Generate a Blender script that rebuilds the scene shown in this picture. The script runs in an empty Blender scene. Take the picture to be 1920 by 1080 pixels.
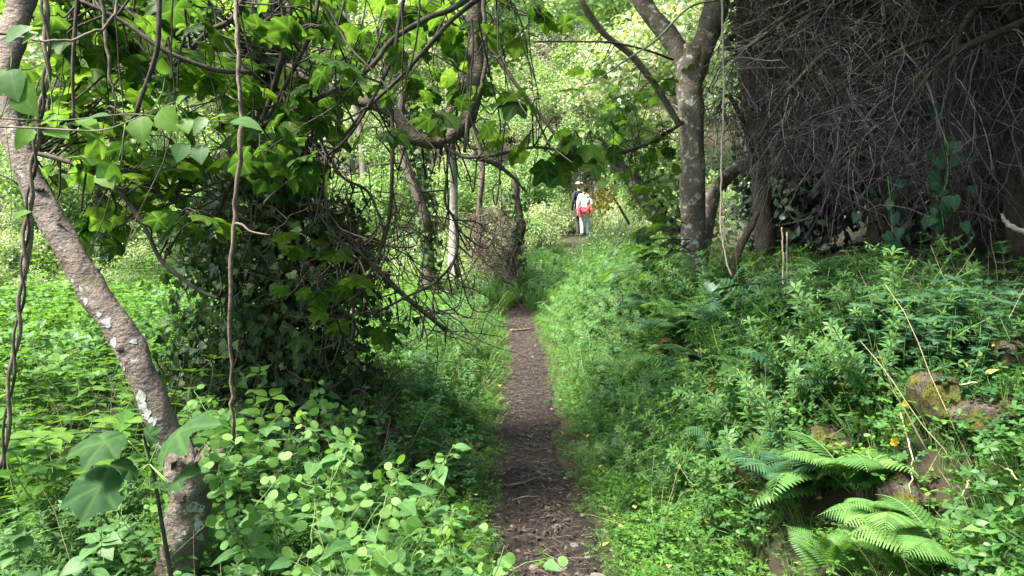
import bpy, bmesh, math, random
import numpy as np
from mathutils import Vector, Matrix, noise as mnoise

rng = np.random.default_rng(11)
random.seed(11)
sc = bpy.context.scene
R = math.radians

# ------------------------------------------------------------------ camera, sky, sun, exposure
CAM_H, PITCH, F = 1.55, R(4.54), 1387.0
cam = bpy.data.cameras.new('camera')
cam.lens, cam.sensor_width, cam.clip_start, cam.clip_end = 26.0, 36.0, 0.02, 1000
co = bpy.data.objects.new('camera', cam)
co.location = (0, 0, CAM_H)
co.rotation_euler = (R(90) - PITCH, 0, 0)
sc.collection.objects.link(co)
sc.camera = co

SUN_EL, SUN_AZ = R(58), R(-112)          # azimuth measured from +Y (view direction), negative = from the left
w = bpy.data.worlds.new('World')
sc.world = w
w.use_nodes = True
nt = w.node_tree
sky = nt.nodes.new('ShaderNodeTexSky')
sky.sky_type = 'NISHITA'
sky.sun_disc = False
sky.sun_elevation = SUN_EL
sky.sun_rotation = SUN_AZ
sky.dust_density = 3.0
sky.air_density = 1.0
bg = nt.nodes['Background']
nt.links.new(sky.outputs[0], bg.inputs[0])
bg.inputs[1].default_value = 0.15
sun = bpy.data.lights.new('sun', 'SUN')
sun.energy, sun.angle, sun.color = 5.0, R(12.0), (1.0, 0.95, 0.84)
so = bpy.data.objects.new('sun', sun)
sd = Vector((math.sin(SUN_AZ) * math.cos(SUN_EL), math.cos(SUN_AZ) * math.cos(SUN_EL), math.sin(SUN_EL)))
so.rotation_euler = sd.to_track_quat('Z', 'Y').to_euler()
so.location = (-6, 4, 14)
sc.collection.objects.link(so)

vs = sc.view_settings
vs.view_transform, vs.look, vs.gamma, vs.exposure = 'Standard', 'None', 1.0, 2.25
vs.use_curve_mapping = False
cy = sc.cycles
cy.max_bounces, cy.diffuse_bounces, cy.glossy_bounces = 7, 5, 2
cy.transmission_bounces, cy.transparent_max_bounces = 4, 4
cy.caustics_reflective = cy.caustics_refractive = False
cy.use_denoising = True
cy.denoiser = 'OPENIMAGEDENOISE'
cy.sample_clamp_indirect = 8

# ------------------------------------------------------------------ helpers
COL = sc.collection
CP, SP = math.cos(PITCH), math.sin(PITCH)


def P(px, py, d):
    """the point seen at a place of the photograph, d metres away along the view axis"""
    a, b = (px - 960) / F * d, -(py - 540) / F * d
    return np.array([a, d * CP + b * SP, CAM_H - d * SP + b * CP])


def PP(lst, d=None):
    return np.array([P(q[0], q[1], q[2] if len(q) > 2 else d) for q in lst])


def sst(a, b, x):
    t = np.clip((np.asarray(x, float) - a) / (b - a), 0, 1)
    return t * t * (3 - 2 * t)


def wob(x, y, s=1.0, k=0):
    x, y = np.asarray(x, float) * s, np.asarray(y, float) * s
    return (np.sin(1.7 * x + 1.3 * y + k) + np.sin(-1.1 * x + 2.3 * y + 2.1 + k) + np.sin(3.1 * x + .7 * y + 4.4 - k)
            + .6 * np.sin(4.3 * x - 3.7 * y + 1.2 * k)) / 3.6


def path_x(y):
    y = np.asarray(y, float)
    return .17 + .03 * np.sin(y * .9) + 2.0 * sst(14.0, 22.0, y) + 1.2 * sst(24, 34, y)


def hgt(x, y):
    x, y = np.asarray(x, float), np.asarray(y, float)
    z = 1.38 * sst(13.0, 22.5, y) + .62 * np.maximum(0, y - 25) * sst(25, 32, y)
    z = z + .40 * np.maximum(0, -9 - x) * sst(0, 12, y)
    sh = 2.0 * sst(11, 22, y)
    xr = x - sh
    z = z + (.88 - .06 * sst(4.8, 6.2, y)) * sst(.85, 1.55, xr + .07 * np.sin(y * 2.3)) * (1 - .5 * sst(10, 16, y)) + .22 * np.maximum(0, xr - 2.9) + .25 * np.maximum(0, xr - 6)
    away = sst(.25, 1.2, np.abs(x - path_x(y)))
    z = z + away * (.05 * wob(x, y, 1.3) + .025 * wob(x, y, 4.1, 2)) + .10 * sst(3, 12, np.abs(x)) * wob(x, y, .5, 1)
    z = z - .05 * (1 - away)
    return z + .012 * wob(x, y, 7.7, 3)


def og(px, py, lift=0.0):
    """distance at which the sight line of a photo point meets the ground (raised by lift)"""
    ds = np.arange(1.2, 40, .02)
    q = PP([(px, py, d) for d in ds])
    hit = np.nonzero(q[:, 2] <= hgt(q[:, 0], q[:, 1]) + lift)[0]
    return float(ds[hit[0]]) if len(hit) else 20.0


def link(o, parent=None):
    COL.objects.link(o)
    if parent is not None:
        o.parent = parent
    return o


def tag(o, label, cat, group=None, kind=None):
    o['label'] = label
    if cat:
        o['category'] = cat
    if group:
        o['group'] = group
    if kind:
        o['kind'] = kind
    return o


def empty(name, loc=(0, 0, 0), rz=0.0, sc_=1.0):
    o = bpy.data.objects.new(name, None)
    o.empty_display_size = .1
    o.location = [float(c) for c in loc]
    o.rotation_euler = (0, 0, rz)
    o.scale = (sc_,) * 3
    return link(o)


class Geo:
    def __init__(s):
        s.V, s.T, s.M, s.A, s.n = [], [], [], [], 0

    def add(s, V, T, m=0, A=None, rand=None):
        V, T = np.asarray(V, float), np.asarray(T, int)
        if A is None:
            A = np.zeros((len(V), 3))
        A = np.array(A, float)
        A[:, 0] += rng.random() if rand is None else rand
        s.V.append(V); s.T.append(T + s.n); s.M.append(np.full(len(T), m)); s.A.append(A)
        s.n += len(V)

    def many(s, tpl, Rm, L, m=0, rand=None):
        V, T, A = tpl
        N, nv = len(L), len(V)
        if N == 0:
            return
        VV = (np.einsum('nij,vj->nvi', Rm, V) + np.asarray(L)[:, None, :]).reshape(-1, 3)
        TT = (T[None] + (np.arange(N) * nv)[:, None, None]).reshape(-1, 3)
        AA = np.repeat(A[None], N, 0).copy()
        AA[:, :, 0] = (rng.random(N) if rand is None else rand)[:, None] if not np.isscalar(rand) else rand
        s.V.append(VV); s.T.append(TT + s.n); s.M.append(np.full(len(TT), m)); s.A.append(AA.reshape(-1, 3))
        s.n += len(VV)

    def mesh(s, name, mats, smooth=True):
        V = np.concatenate(s.V); T = np.concatenate(s.T); M = np.concatenate(s.M); A = np.concatenate(s.A)
        me = bpy.data.meshes.new(name)
        me.vertices.add(len(V)); me.loops.add(len(T) * 3); me.polygons.add(len(T))
        me.vertices.foreach_set('co', V.astype(np.float32).ravel())
        me.loops.foreach_set('vertex_index', T.astype(np.int32).ravel())
        me.polygons.foreach_set('loop_start', (np.arange(len(T)) * 3).astype(np.int32))
        me.polygons.foreach_set('material_index', M.astype(np.int32))
        me.polygons.foreach_set('use_smooth', np.full(len(T), smooth))
        at = me.attributes.new('lf', 'FLOAT_VECTOR', 'POINT')
        at.data.foreach_set('vector', A.astype(np.float32).ravel())
        for m in (mats if isinstance(mats, (list, tuple)) else [mats]):
            me.materials.append(m)
        me.update(calc_edges=True)
        return me

    def obj(s, name, mats, parent=None, smooth=True):
        return link(bpy.data.objects.new(name, s.mesh(name, mats, smooth)), parent)


def norm(v):
    v = np.asarray(v, float)
    return v / np.maximum(np.linalg.norm(v, axis=-1, keepdims=True), 1e-9)


def frames(d, n, scale=1.0):
    """N rotation matrices: local +Y along d, local +Z as near n as can be"""
    y = norm(d)
    x = norm(np.cross(y, n))
    z = np.cross(x, y)
    return np.stack([x, y, z], -1) * np.reshape(scale, (-1, 1, 1))


def m4(Rm, L):
    m = Matrix.Identity(4)
    for i in range(3):
        for j in range(3):
            m[i][j] = float(Rm[i][j])
        m[i][3] = float(L[i])
    return m


def rdir(n, up=0.0, spread=1.0):
    v = rng.normal(size=(n, 3)) * spread
    v[:, 2] += up
    return norm(v)


def smooth_path(pts, k=5):
    pts = np.asarray(pts, float)
    if len(pts) < 3:
        t = np.linspace(0, 1, k + 1)[:, None]
        return pts[0] * (1 - t) + pts[-1] * t
    Q = np.vstack([2 * pts[0] - pts[1], pts, 2 * pts[-1] - pts[-2]])
    out = []
    for i in range(1, len(Q) - 2):
        for t in np.linspace(0, 1, k, endpoint=False):
            a, b, c, d = Q[i - 1], Q[i], Q[i + 1], Q[i + 2]
            out.append(.5 * ((2 * b) + (c - a) * t + (2 * a - 5 * b + 4 * c - d) * t * t + (3 * b - a - 3 * c + d) * t ** 3))
    out.append(pts[-1])
    return np.array(out)


def tube(pts, rad, sides=6, lump=0.0, cap=True, seed=0):
    pts = np.asarray(pts, float)
    n = len(pts)
    rad = np.interp(np.linspace(0, 1, n), np.linspace(0, 1, len(np.atleast_1d(rad))), np.atleast_1d(rad))
    tg = norm(np.gradient(pts, axis=0))
    u = np.cross(tg[0], [0.31, .2, .93])
    if np.linalg.norm(u) < .1:
        u = np.cross(tg[0], [1, .1, 0])
    u = norm(u)
    V = np.empty((n, sides, 3))
    ang = np.arange(sides) / sides * 2 * math.pi
    for i in range(n):
        u = u - tg[i] * (u @ tg[i])
        u = u / max(np.linalg.norm(u), 1e-9)
        v = np.cross(tg[i], u)
        r = rad[i]
        if lump:
            r = r * (1 + lump * (np.sin(ang * 2 + i * .55 + seed) * .5 + np.sin(ang * 3 - i * .9 + seed * 2) * .35 + np.sin(ang * 5 + i * 1.7) * .22))
        V[i] = pts[i] + (np.cos(ang)[:, None] * u + np.sin(ang)[:, None] * v) * np.reshape(r, (-1, 1) if lump else ())
    A = np.zeros((n, sides, 3))
    A[:, :, 2] = np.linspace(0, 1, n)[:, None]
    i, j = np.meshgrid(np.arange(n - 1), np.arange(sides), indexing='ij')
    a, b = i * sides + j, i * sides + (j + 1) % sides
    c, d = a + sides, b + sides
    T = np.concatenate([np.stack([a, b, d], -1).reshape(-1, 3), np.stack([a, d, c], -1).reshape(-1, 3)])
    V = V.reshape(-1, 3)
    A = A.reshape(-1, 3)
    if cap:
        V = np.vstack([V, pts[0], pts[-1]])
        A = np.vstack([A, [0, 0, 0], [0, 0, 1]])
        k = n * sides
        q = np.arange(sides)
        T = np.vstack([T, np.stack([np.full(sides, k), (q + 1) % sides, q], -1),
                       np.stack([np.full(sides, k + 1), (n - 1) * sides + q, (n - 1) * sides + (q + 1) % sides], -1)])
    return V, T, A


def wander(start, d, length, n=6, wig=.25, droop=0.0):
    pts = [np.asarray(start, float).reshape(3)]
    d = norm(d).reshape(3)
    for _ in range(n):
        d = norm(d + rng.normal(size=3) * wig + np.array([0, 0, -droop]))
        pts.append(pts[-1] + d * length / n)
    return np.array(pts)


# ------------------------------------------------------------------ leaf templates: base at origin, along +Y, face +Z
def leaf_tpl(ws, fold=.25, curl=.15, ln=1.0, cut=0.0):
    """ws: half widths at even stations along the blade (first 0 at base, last 0 at tip)"""
    n = len(ws)
    V, A, T = [], [], []
    for i, wd in enumerate(ws):
        t = i / (n - 1)
        z = -curl * t * t
        s = cut if i % 2 else 0
        V += [(-wd * (1 + s), t * ln - .10 * (wd > 0) * s, z + fold * wd), (0, t * ln, z), (wd * (1 + s), t * ln - .10 * (wd > 0) * s, z + fold * wd)]
        A += [(0, -1, t), (0, 0, t), (0, 1, t)]
    for i in range(n - 1):
        a = i * 3
        for k in (0, 1):
            p, q, r, s_ = a + k, a + k + 1, a + k + 4, a + k + 3
            if ws[i] == 0:
                T.append((a + 1, r, s_))
            elif ws[i + 1] == 0:
                T.append((p, q, a + 4))
            else:
                T += [(p, q, r), (p, r, s_)]
    return np.array(V, float), np.array(T), np.array(A, float)


def fig_tpl(lobes=5, depth=.5, droop=.2, seed=0, rings=2):
    r = np.random.default_rng(seed)
    n = 40
    st = 2 * math.pi / n
    if lobes == 5:
        cs = [(0, .64, .40), (6 * st, .58, .38), (-6 * st, .58, .38), (12 * st, .46, .48), (-12 * st, .46, .48)]
    else:
        cs = [(0, .64, .55), (7 * st, .54, .52), (-7 * st, .54, .52), (14 * st, .42, .6), (-14 * st, .42, .6)]
    V, A = [(0, .36, 0)], [(0, 0, .5)]
    out = []
    for i in range(n):
        a = -math.pi + i * st
        rad = max(R_ * math.exp(-((a - q) / s) ** 2 * .5) for q, R_, s in cs)
        rad = max(rad, .56 - depth * .34 if abs(a) < 2.3 else .32)
        out.append((a, .34 if abs(a) > 2.95 else rad * (.985 + .03 * r.random())))
    w1, w2 = r.uniform(-.25, .25), r.uniform(-.12, .12)
    for k in range(1, rings + 1):
        f = k / rings
        for a, rad in out:
            q = f * rad
            x, y = math.sin(a) * q, .36 + math.cos(a) * q
            near = min(abs(a - c[0]) for c in cs)
            z = -droop * q * q * 1.3 + .09 * q * min(1, near / .45) - .02 * (near < .05) + w1 * x * y + w2 * (y - .3) + .005 * r.normal() * f
            V.append((x, y, z))
            A.append((0, near * q * 2.4, .5 + rad))
    T = [(0, 1 + i, 1 + (i + 1) % n) for i in range(n)]
    for k in range(1, rings):
        b0, b1 = 1 + (k - 1) * n, 1 + k * n
        for i in range(n):
            i2 = (i + 1) % n
            T += [(b0 + i, b1 + i, b1 + i2), (b0 + i, b1 + i2, b0 + i2)]
    T = [(p, r_, q) for p, q, r_ in T]
    return np.array(V, float), np.array(T), np.array(A, float)


def ivy_tpl(seed=0):
    pol = [(0, 0), (.30, -.10), (.52, .12), (.36, .34), (.44, .55), (.20, .58), (0, 1.0), (-.20, .58), (-.44, .55), (-.36, .34), (-.52, .12), (-.30, -.10)]
    V = [(0, .32, .03)] + [(x, y, .10 * abs(x) - .12 * y * y) for x, y in pol]
    A = [(0, 0, .3)] + [(0, x * 2, y) for x, y in pol]
    T = [(0, 1 + i, 1 + (i + 1) % 12) for i in range(12)]
    return np.array(V, float), np.array(T), np.array(A, float)


OVATE = leaf_tpl([0, .22, .32, .31, .20, .08, 0], .22, .22)
OVATE_LO = leaf_tpl([0, .26, .28, .12, 0], .25, .2)
def side_tpl(side, fold=.2, curl=.22):
    """blade from its right hand outline, mid rib included"""
    V, A, T = [], [], []
    for wd, y in side:
        z = -curl * max(0, y) ** 2
        my = min(1.0, max(0.0, y))
        V += [(-wd, y, z + fold * wd - .25 * wd * wd), (0, my, z), (wd, y, z + fold * wd - .25 * wd * wd)]
        A += [(0, -1, my), (0, 0, my), (0, 1, my)]
    for i in range(len(side) - 1):
        a = 3 * i
        T += [(a, a + 1, a + 4), (a, a + 4, a + 3), (a + 1, a + 2, a + 5), (a + 1, a + 5, a + 4)]
    return np.array(V, float), np.array(T), np.array(A, float)


HEART = side_tpl([(.10, -.10), (.25, -.15), (.38, -.05), (.43, .12), (.41, .28), (.33, .47), (.22, .66), (.11, .84), (.005, 1.0)])
NETTLE = leaf_tpl([0, .22, .30, .29, .27, .21, .17, .09, 0], .2, .2, 1.0, .22)
LANCE = leaf_tpl([0, .10, .13, .09, 0], .2, .25)
DIAM = (np.array([(0, 0, 0), (-.16, .5, .04), (.16, .5, .04), (0, 1, -.1)]), np.array([(0, 2, 1), (1, 2, 3)]),
        np.array([(0, 0, 0), (0, -1, .5), (0, 1, .5), (0, 0, 1.)]))
PINNA = leaf_tpl([0, .085, .06, .092, .064, .085, .055, .062, .036, .03, 0], .12, .22)
PINN = (DIAM[0] * [2.8, 1, 1], DIAM[1], DIAM[2])
LEAFLET = (np.array([(0, 0, 0), (-.24, .45, .05), (.24, .45, .05), (-.2, .85, .02), (.2, .85, .02), (0, .9, -.03)]),
           np.array([(0, 2, 1), (1, 2, 5), (1, 5, 3), (2, 4, 5)]), np.array([(0, 0, 0), (0, -1, .4), (0, 1, .4), (0, -1, .8), (0, 1, .8), (0, 0, 1.)]))
IVY = ivy_tpl()
FIG_FAR = [fig_tpl(5, .4, .3, 8, 1), fig_tpl(3, .4, .3, 9, 1)]
FIGS = [fig_tpl(5, .18, .25, 1), fig_tpl(5, .42, .38, 2), fig_tpl(3, .3, .18, 3), fig_tpl(3, .45, .45, 4)]


def disc_tpl():
    n = 12
    V = [(0, .5, 0.02)] + [(.40 * math.sin(t), .5 - .5 * math.cos(t), .02 * math.sin(3 * t)) for t in np.arange(n) / n * 2 * math.pi]
    A = [(0, 0, .5)] + [(0, 1, .5)] * n
    return np.array(V, float), np.array([(0, 1 + i, 1 + (i + 1) % n) for i in range(n)]), np.array(A, float)


POD = disc_tpl()


# ------------------------------------------------------------------ materials
def mat_base(name):
    m = bpy.data.materials.new(name)
    m.use_nodes = True
    n = m.node_tree.nodes
    n.clear()
    return m, n, m.node_tree.links


def ramp(n, cols, pos=None):
    r = n.new('ShaderNodeValToRGB')
    e = r.color_ramp.elements
    pos = pos or list(np.linspace(0, 1, len(cols)))
    while len(e) < len(cols):
        e.new(.5)
    for k, c in enumerate(cols):
        e[k].position = pos[k]
        e[k].color = (*c, 1)
    return r


def mth(n, l, op, a, b=None, clamp=False):
    q = n.new('ShaderNodeMath')
    q.operation, q.use_clamp = op, clamp
    for i, v in enumerate((a, b)):
        if v is None:
            continue
        if isinstance(v, (int, float)):
            q.inputs[i].default_value = v
        else:
            l.new(v, q.inputs[i])
    return q.outputs[0]


def leaf_mat(name, cols, trans=.38, rough=.42, spec=.25, vein=.25, tint=(1.2, 1.25, .55)):
    m, n, l = mat_base(name)
    at = n.new('ShaderNodeAttribute'); at.attribute_name = 'lf'
    sp = n.new('ShaderNodeSeparateXYZ'); l.new(at.outputs['Vector'], sp.inputs[0])
    oi = n.new('ShaderNodeObjectInfo')
    rnd = mth(n, l, 'FRACT', mth(n, l, 'ADD', sp.outputs[0], oi.outputs['Random']))
    rp = ramp(n, [(c[0] * 1.05, c[1] * .84, c[2] * 1.3 + .005) for c in cols]); l.new(rnd, rp.inputs[0])
    nz = n.new('ShaderNodeTexNoise'); nz.inputs['Scale'].default_value = 38; nz.inputs['Detail'].default_value = 2
    geo = n.new('ShaderNodeNewGeometry'); l.new(geo.outputs['Position'], nz.inputs['Vector'])
    hsv = n.new('ShaderNodeHueSaturation')
    l.new(rp.outputs[0], hsv.inputs['Color'])
    l.new(mth(n, l, 'ADD', mth(n, l, 'MULTIPLY', nz.outputs[0], .7), .65), hsv.inputs['Value'])
    mx = n.new('ShaderNodeMixRGB'); mx.blend_type = 'MIX'
    v = mth(n, l, 'SUBTRACT', 1.0, mth(n, l, 'DIVIDE', mth(n, l, 'ABSOLUTE', sp.outputs[1]), .14), True)
    l.new(mth(n, l, 'MULTIPLY', v, vein), mx.inputs[0])
    l.new(hsv.outputs[0], mx.inputs[1])
    mx.inputs[2].default_value = (.30, .42, .14, 1)
    pb = n.new('ShaderNodeBsdfPrincipled')
    l.new(mx.outputs[0], pb.inputs['Base Color'])
    pb.inputs['Roughness'].default_value = rough
    pb.inputs['Specular IOR Level'].default_value = spec
    tr = n.new('ShaderNodeBsdfTranslucent')
    tm = n.new('ShaderNodeMixRGB'); tm.blend_type = 'MULTIPLY'; tm.inputs[0].default_value = 1
    l.new(mx.outputs[0], tm.inputs[1]); tm.inputs[2].default_value = (*tint, 1)
    l.new(tm.outputs[0], tr.inputs[0])
    ms = n.new('ShaderNodeMixShader'); ms.inputs[0].default_value = trans
    l.new(pb.outputs[0], ms.inputs[1]); l.new(tr.outputs[0], ms.inputs[2])
    o = n.new('ShaderNodeOutputMaterial'); l.new(ms.outputs[0], o.inputs[0])
    return m


def bark_mat(name, c1, c2, lichen=0.0, moss=0.0, scale=9.0, bump=.6, rings=0.0):
    m, n, l = mat_base(name)
    tc = n.new('ShaderNodeTexCoord')
    mp = n.new('ShaderNodeMapping'); mp.inputs['Scale'].default_value = (1, 1, .55 if not rings else 1.4)
    l.new(tc.outputs['Object'], mp.inputs[0])
    nz = n.new('ShaderNodeTexNoise'); nz.inputs['Scale'].default_value = scale; nz.inputs['Detail'].default_value = 8; nz.inputs['Roughness'].default_value = .65
    l.new(mp.outputs[0], nz.inputs[0])
    n0 = n.new('ShaderNodeTexNoise'); n0.inputs['Scale'].default_value = scale * 6; n0.inputs['Detail'].default_value = 6; n0.inputs['Roughness'].default_value = .7
    l.new(tc.outputs['Object'], n0.inputs[0])
    rp = ramp(n, [c1, c2, tuple(min(1, 1.5 * q) for q in c2)], [.36, .54, .72])
    l.new(mth(n, l, 'ADD', mth(n, l, 'MULTIPLY', nz.outputs[0], .55), mth(n, l, 'MULTIPLY', n0.outputs[0], .45)), rp.inputs[0])
    col = rp.outputs[0]
    if lichen:
        vz = n.new('ShaderNodeTexNoise'); vz.inputs['Scale'].default_value = 14; vz.inputs['Detail'].default_value = 9; vz.inputs['Roughness'].default_value = .62
        l.new(tc.outputs['Object'], vz.inputs[0])
        r2 = ramp(n, [(0, 0, 0), (1, 1, 1)], [.70 - .25 * lichen, .80 - .25 * lichen]); l.new(vz.outputs[0], r2.inputs[0])
        mx = n.new('ShaderNodeMixRGB'); l.new(r2.outputs[0], mx.inputs[0]); l.new(col, mx.inputs[1]); mx.inputs[2].default_value = (.50, .51, .46, 1)
        col = mx.outputs[0]
    if moss:
        vz = n.new('ShaderNodeTexNoise'); vz.inputs['Scale'].default_value = 5; vz.inputs['Detail'].default_value = 6
        l.new(tc.outputs['Object'], vz.inputs[0])
        r2 = ramp(n, [(0, 0, 0), (1, 1, 1)], [.70 - .35 * moss, .82 - .35 * moss]); l.new(vz.outputs[0], r2.inputs[0])
        mx = n.new('ShaderNodeMixRGB'); l.new(r2.outputs[0], mx.inputs[0]); l.new(col, mx.inputs[1]); mx.inputs[2].default_value = (.09, .10, .02, 1)
        col = mx.outputs[0]
    pb = n.new('ShaderNodeBsdfPrincipled'); l.new(col, pb.inputs['Base Color']); pb.inputs['Roughness'].default_value = .82
    pb.inputs['Specular IOR Level'].default_value = .25
    n2 = n.new('ShaderNodeTexNoise'); n2.inputs['Scale'].default_value = scale * 4; n2.inputs['Detail'].default_value = 5
    l.new(mp.outputs[0], n2.inputs[0])
    bp = n.new('ShaderNodeBump'); bp.inputs['Strength'].default_value = bump; bp.inputs['Distance'].default_value = .02
    l.new(mth(n, l, 'ADD', nz.outputs[0], mth(n, l, 'MULTIPLY', n2.outputs[0], .6)), bp.inputs['Height']); l.new(bp.outputs[0], pb.inputs['Normal'])
    o = n.new('ShaderNodeOutputMaterial'); l.new(pb.outputs[0], o.inputs[0])
    return m


def plain_mat(name, cols, scale=12.0, rough=.8, bump=.3, dist=.02, obj=False, spec=.3):
    m, n, l = mat_base(name)
    tc = n.new('ShaderNodeTexCoord')
    nz = n.new('ShaderNodeTexNoise'); nz.inputs['Scale'].default_value = scale; nz.inputs['Detail'].default_value = 8; nz.inputs['Roughness'].default_value = .6
    l.new(tc.outputs['Object'], nz.inputs[0])
    fac = nz.outputs[0]
    if obj:
        oi = n.new('ShaderNodeObjectInfo')
        fac = mth(n, l, 'ADD', fac, mth(n, l, 'MULTIPLY', mth(n, l, 'SUBTRACT', oi.outputs['Random'], .5), .35))
    rp = ramp(n, cols, list(np.linspace(.3, .72, len(cols)))); l.new(fac, rp.inputs[0])
    pb = n.new('ShaderNodeBsdfPrincipled'); l.new(rp.outputs[0], pb.inputs['Base Color']); pb.inputs['Roughness'].default_value = rough
    pb.inputs['Specular IOR Level'].default_value = spec
    bp = n.new('ShaderNodeBump'); bp.inputs['Strength'].default_value = bump; bp.inputs['Distance'].default_value = dist
    l.new(nz.outputs[0], bp.inputs['Height']); l.new(bp.outputs[0], pb.inputs['Normal'])
    o = n.new('ShaderNodeOutputMaterial'); l.new(pb.outputs[0], o.inputs[0])
    return m


def attr_mat(name, cols, rough=.8):
    """dry bits: colour picked by the piece's own random number"""
    m, n, l = mat_base(name)
    at = n.new('ShaderNodeAttribute'); at.attribute_name = 'lf'
    sp = n.new('ShaderNodeSeparateXYZ'); l.new(at.outputs['Vector'], sp.inputs[0])
    rp = ramp(n, cols); l.new(mth(n, l, 'FRACT', sp.outputs[0]), rp.inputs[0])
    pb = n.new('ShaderNodeBsdfPrincipled'); l.new(rp.outputs[0], pb.inputs['Base Color']); pb.inputs['Roughness'].default_value = rough
    pb.inputs['Specular IOR Level'].default_value = .25
    o = n.new('ShaderNodeOutputMaterial'); l.new(pb.outputs[0], o.inputs[0])
    return m


M = dict(
    soil=plain_mat('soil', [(.012, .010, .007), (.030, .024, .014), (.022, .030, .010), (.055, .042, .024)], 5, .95, .8, .05),
    mulch=plain_mat('mulch', [(.008, .006, .005), (.022, .016, .014), (.045, .034, .030)], 26, .95, 1.0, .03),
    fig=leaf_mat('fig_leaf', [(.024, .078, .010), (.042, .12, .014), (.075, .19, .02), (.13, .29, .025)], .66, .5, .22, .22),  # dark to lime spread paints silhouetted and backlit leaves into the colour
    fig_young=leaf_mat('young_fig_leaf', [(.032, .105, .022), (.05, .14, .028)], .42, .7, .08, .14),
    shoot=leaf_mat('bright_shoot_leaf', [(.09, .24, .02), (.14, .34, .03), (.07, .20, .05)], .58, .45, .3, .22),
    ivy=leaf_mat('ivy_leaf', [(.014, .046, .010), (.030, .080, .015), (.055, .13, .022)], .25, .5, .22, .2),
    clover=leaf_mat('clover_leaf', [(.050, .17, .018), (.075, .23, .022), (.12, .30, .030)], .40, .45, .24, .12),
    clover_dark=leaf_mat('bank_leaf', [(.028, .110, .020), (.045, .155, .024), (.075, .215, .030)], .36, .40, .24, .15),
    galium=leaf_mat('feathery_leaf', [(.055, .17, .030), (.080, .22, .035), (.115, .28, .045)], .42, .5, .24, 0),
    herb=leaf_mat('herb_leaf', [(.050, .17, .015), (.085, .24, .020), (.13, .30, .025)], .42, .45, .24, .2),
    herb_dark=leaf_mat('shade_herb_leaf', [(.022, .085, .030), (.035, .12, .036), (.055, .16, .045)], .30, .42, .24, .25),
    honesty=leaf_mat('honesty_leaf', [(.055, .17, .035), (.075, .22, .04), (.10, .26, .05)], .38, .48, .24, .25),
    pod=leaf_mat('seed_pod', [(.11, .30, .04), (.15, .37, .055), (.19, .43, .08)], .45, .55, .24, 0),
    grass=leaf_mat('grass_blade', [(.060, .21, .025), (.085, .27, .03), (.13, .34, .045)], .40, .45, .24, 0),
    fern=leaf_mat('fern_frond', [(.060, .18, .030), (.09, .25, .038), (.14, .33, .05)], .38, .45, .24, .1),
    hill=leaf_mat('scrub_leaf', [(.14, .28, .065), (.21, .38, .10), (.29, .44, .15), (.37, .45, .22)], .36, .55, .3, 0),
    far=leaf_mat('far_tree_leaf', [(.11, .25, .05), (.17, .35, .075), (.26, .43, .12)], .42, .5, .3, 0),
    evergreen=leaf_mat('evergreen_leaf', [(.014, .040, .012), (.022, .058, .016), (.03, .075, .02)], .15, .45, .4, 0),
    yellow=leaf_mat('yellowing_leaf', [(.30, .26, .02), (.40, .36, .03), (.28, .33, .04)], .4, .5, .3, .1),
    petal=leaf_mat('yellow_petal', [(.75, .62, .04), (.8, .7, .08)], .35, .5, .3, 0),
    stem=plain_mat('green_stem', [(.10, .20, .05), (.17, .28, .08)], 30, .6, .1, .005),
    straw=plain_mat('straw_stem', [(.30, .24, .13), (.45, .38, .24)], 30, .7, .2, .005),
    bark=bark_mat('fig_bark', (.055, .044, .038), (.165, .133, .115), .38, .16, 12, .9, 1),
    bark_dark=bark_mat('dark_bark', (.030, .024, .019), (.085, .068, .052), .12, .2, 10, .8),
    bark_bough=bark_mat('bough_bark', (.050, .042, .034), (.135, .112, .088), .30, .22, 12, .8, 1),
    bark_plane=bark_mat('lichen_bark', (.075, .062, .050), (.17, .142, .115), .62, .25, 9, .7, 1),
    bark_pale=bark_mat('pale_bark', (.12, .11, .09), (.27, .25, .21), .4, .25, 8, .7),
    twig=plain_mat('dark_twig', [(.022, .017, .014), (.050, .040, .032), (.10, .085, .07)], 18, .8, .5, .01),
    twig_brown=plain_mat('brown_vine', [(.06, .046, .036), (.135, .105, .08), (.22, .18, .14)], 22, .8, .7, .012),
    dead=attr_mat('dead_twig', [(.022, .018, .018), (.05, .042, .041), (.115, .098, .095), (.29, .25, .245)]),
    brush=attr_mat('dry_brush', [(.14, .11, .09), (.24, .20, .165), (.36, .31, .26)]),
    bramble=attr_mat('bramble_stem', [(.05, .038, .03), (.09, .068, .054), (.15, .12, .10)]),
    litter=attr_mat('litter_bit', [(.014, .010, .009), (.032, .023, .020), (.055, .041, .034), (.12, .092, .072), (.028, .021, .018)]),
    lime=plain_mat('limestone', [(.07, .06, .05), (.17, .15, .125), (.32, .295, .26)], 14, .85, .8, .02, True),
    lime_white=plain_mat('white_limestone', [(.15, .135, .12), (.36, .34, .31)], 16, .85, .8, .02, True),
    moss=plain_mat('moss', [(.014, .014, .006), (.034, .036, .010), (.055, .060, .014), (.040, .055, .014)], 9, .98, 1.0, .05, True, .1),
    bleached=bark_mat('bleached_wood', (.20, .16, .13), (.38, .33, .28), 0, 0, 14, .6),
)

# ------------------------------------------------------------------ the setting: ground, path
def axis(segs):
    out = []
    for a, b, s in segs:
        out += list(np.arange(a, b, s))
    return np.array(out + [segs[-1][1]])


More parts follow.
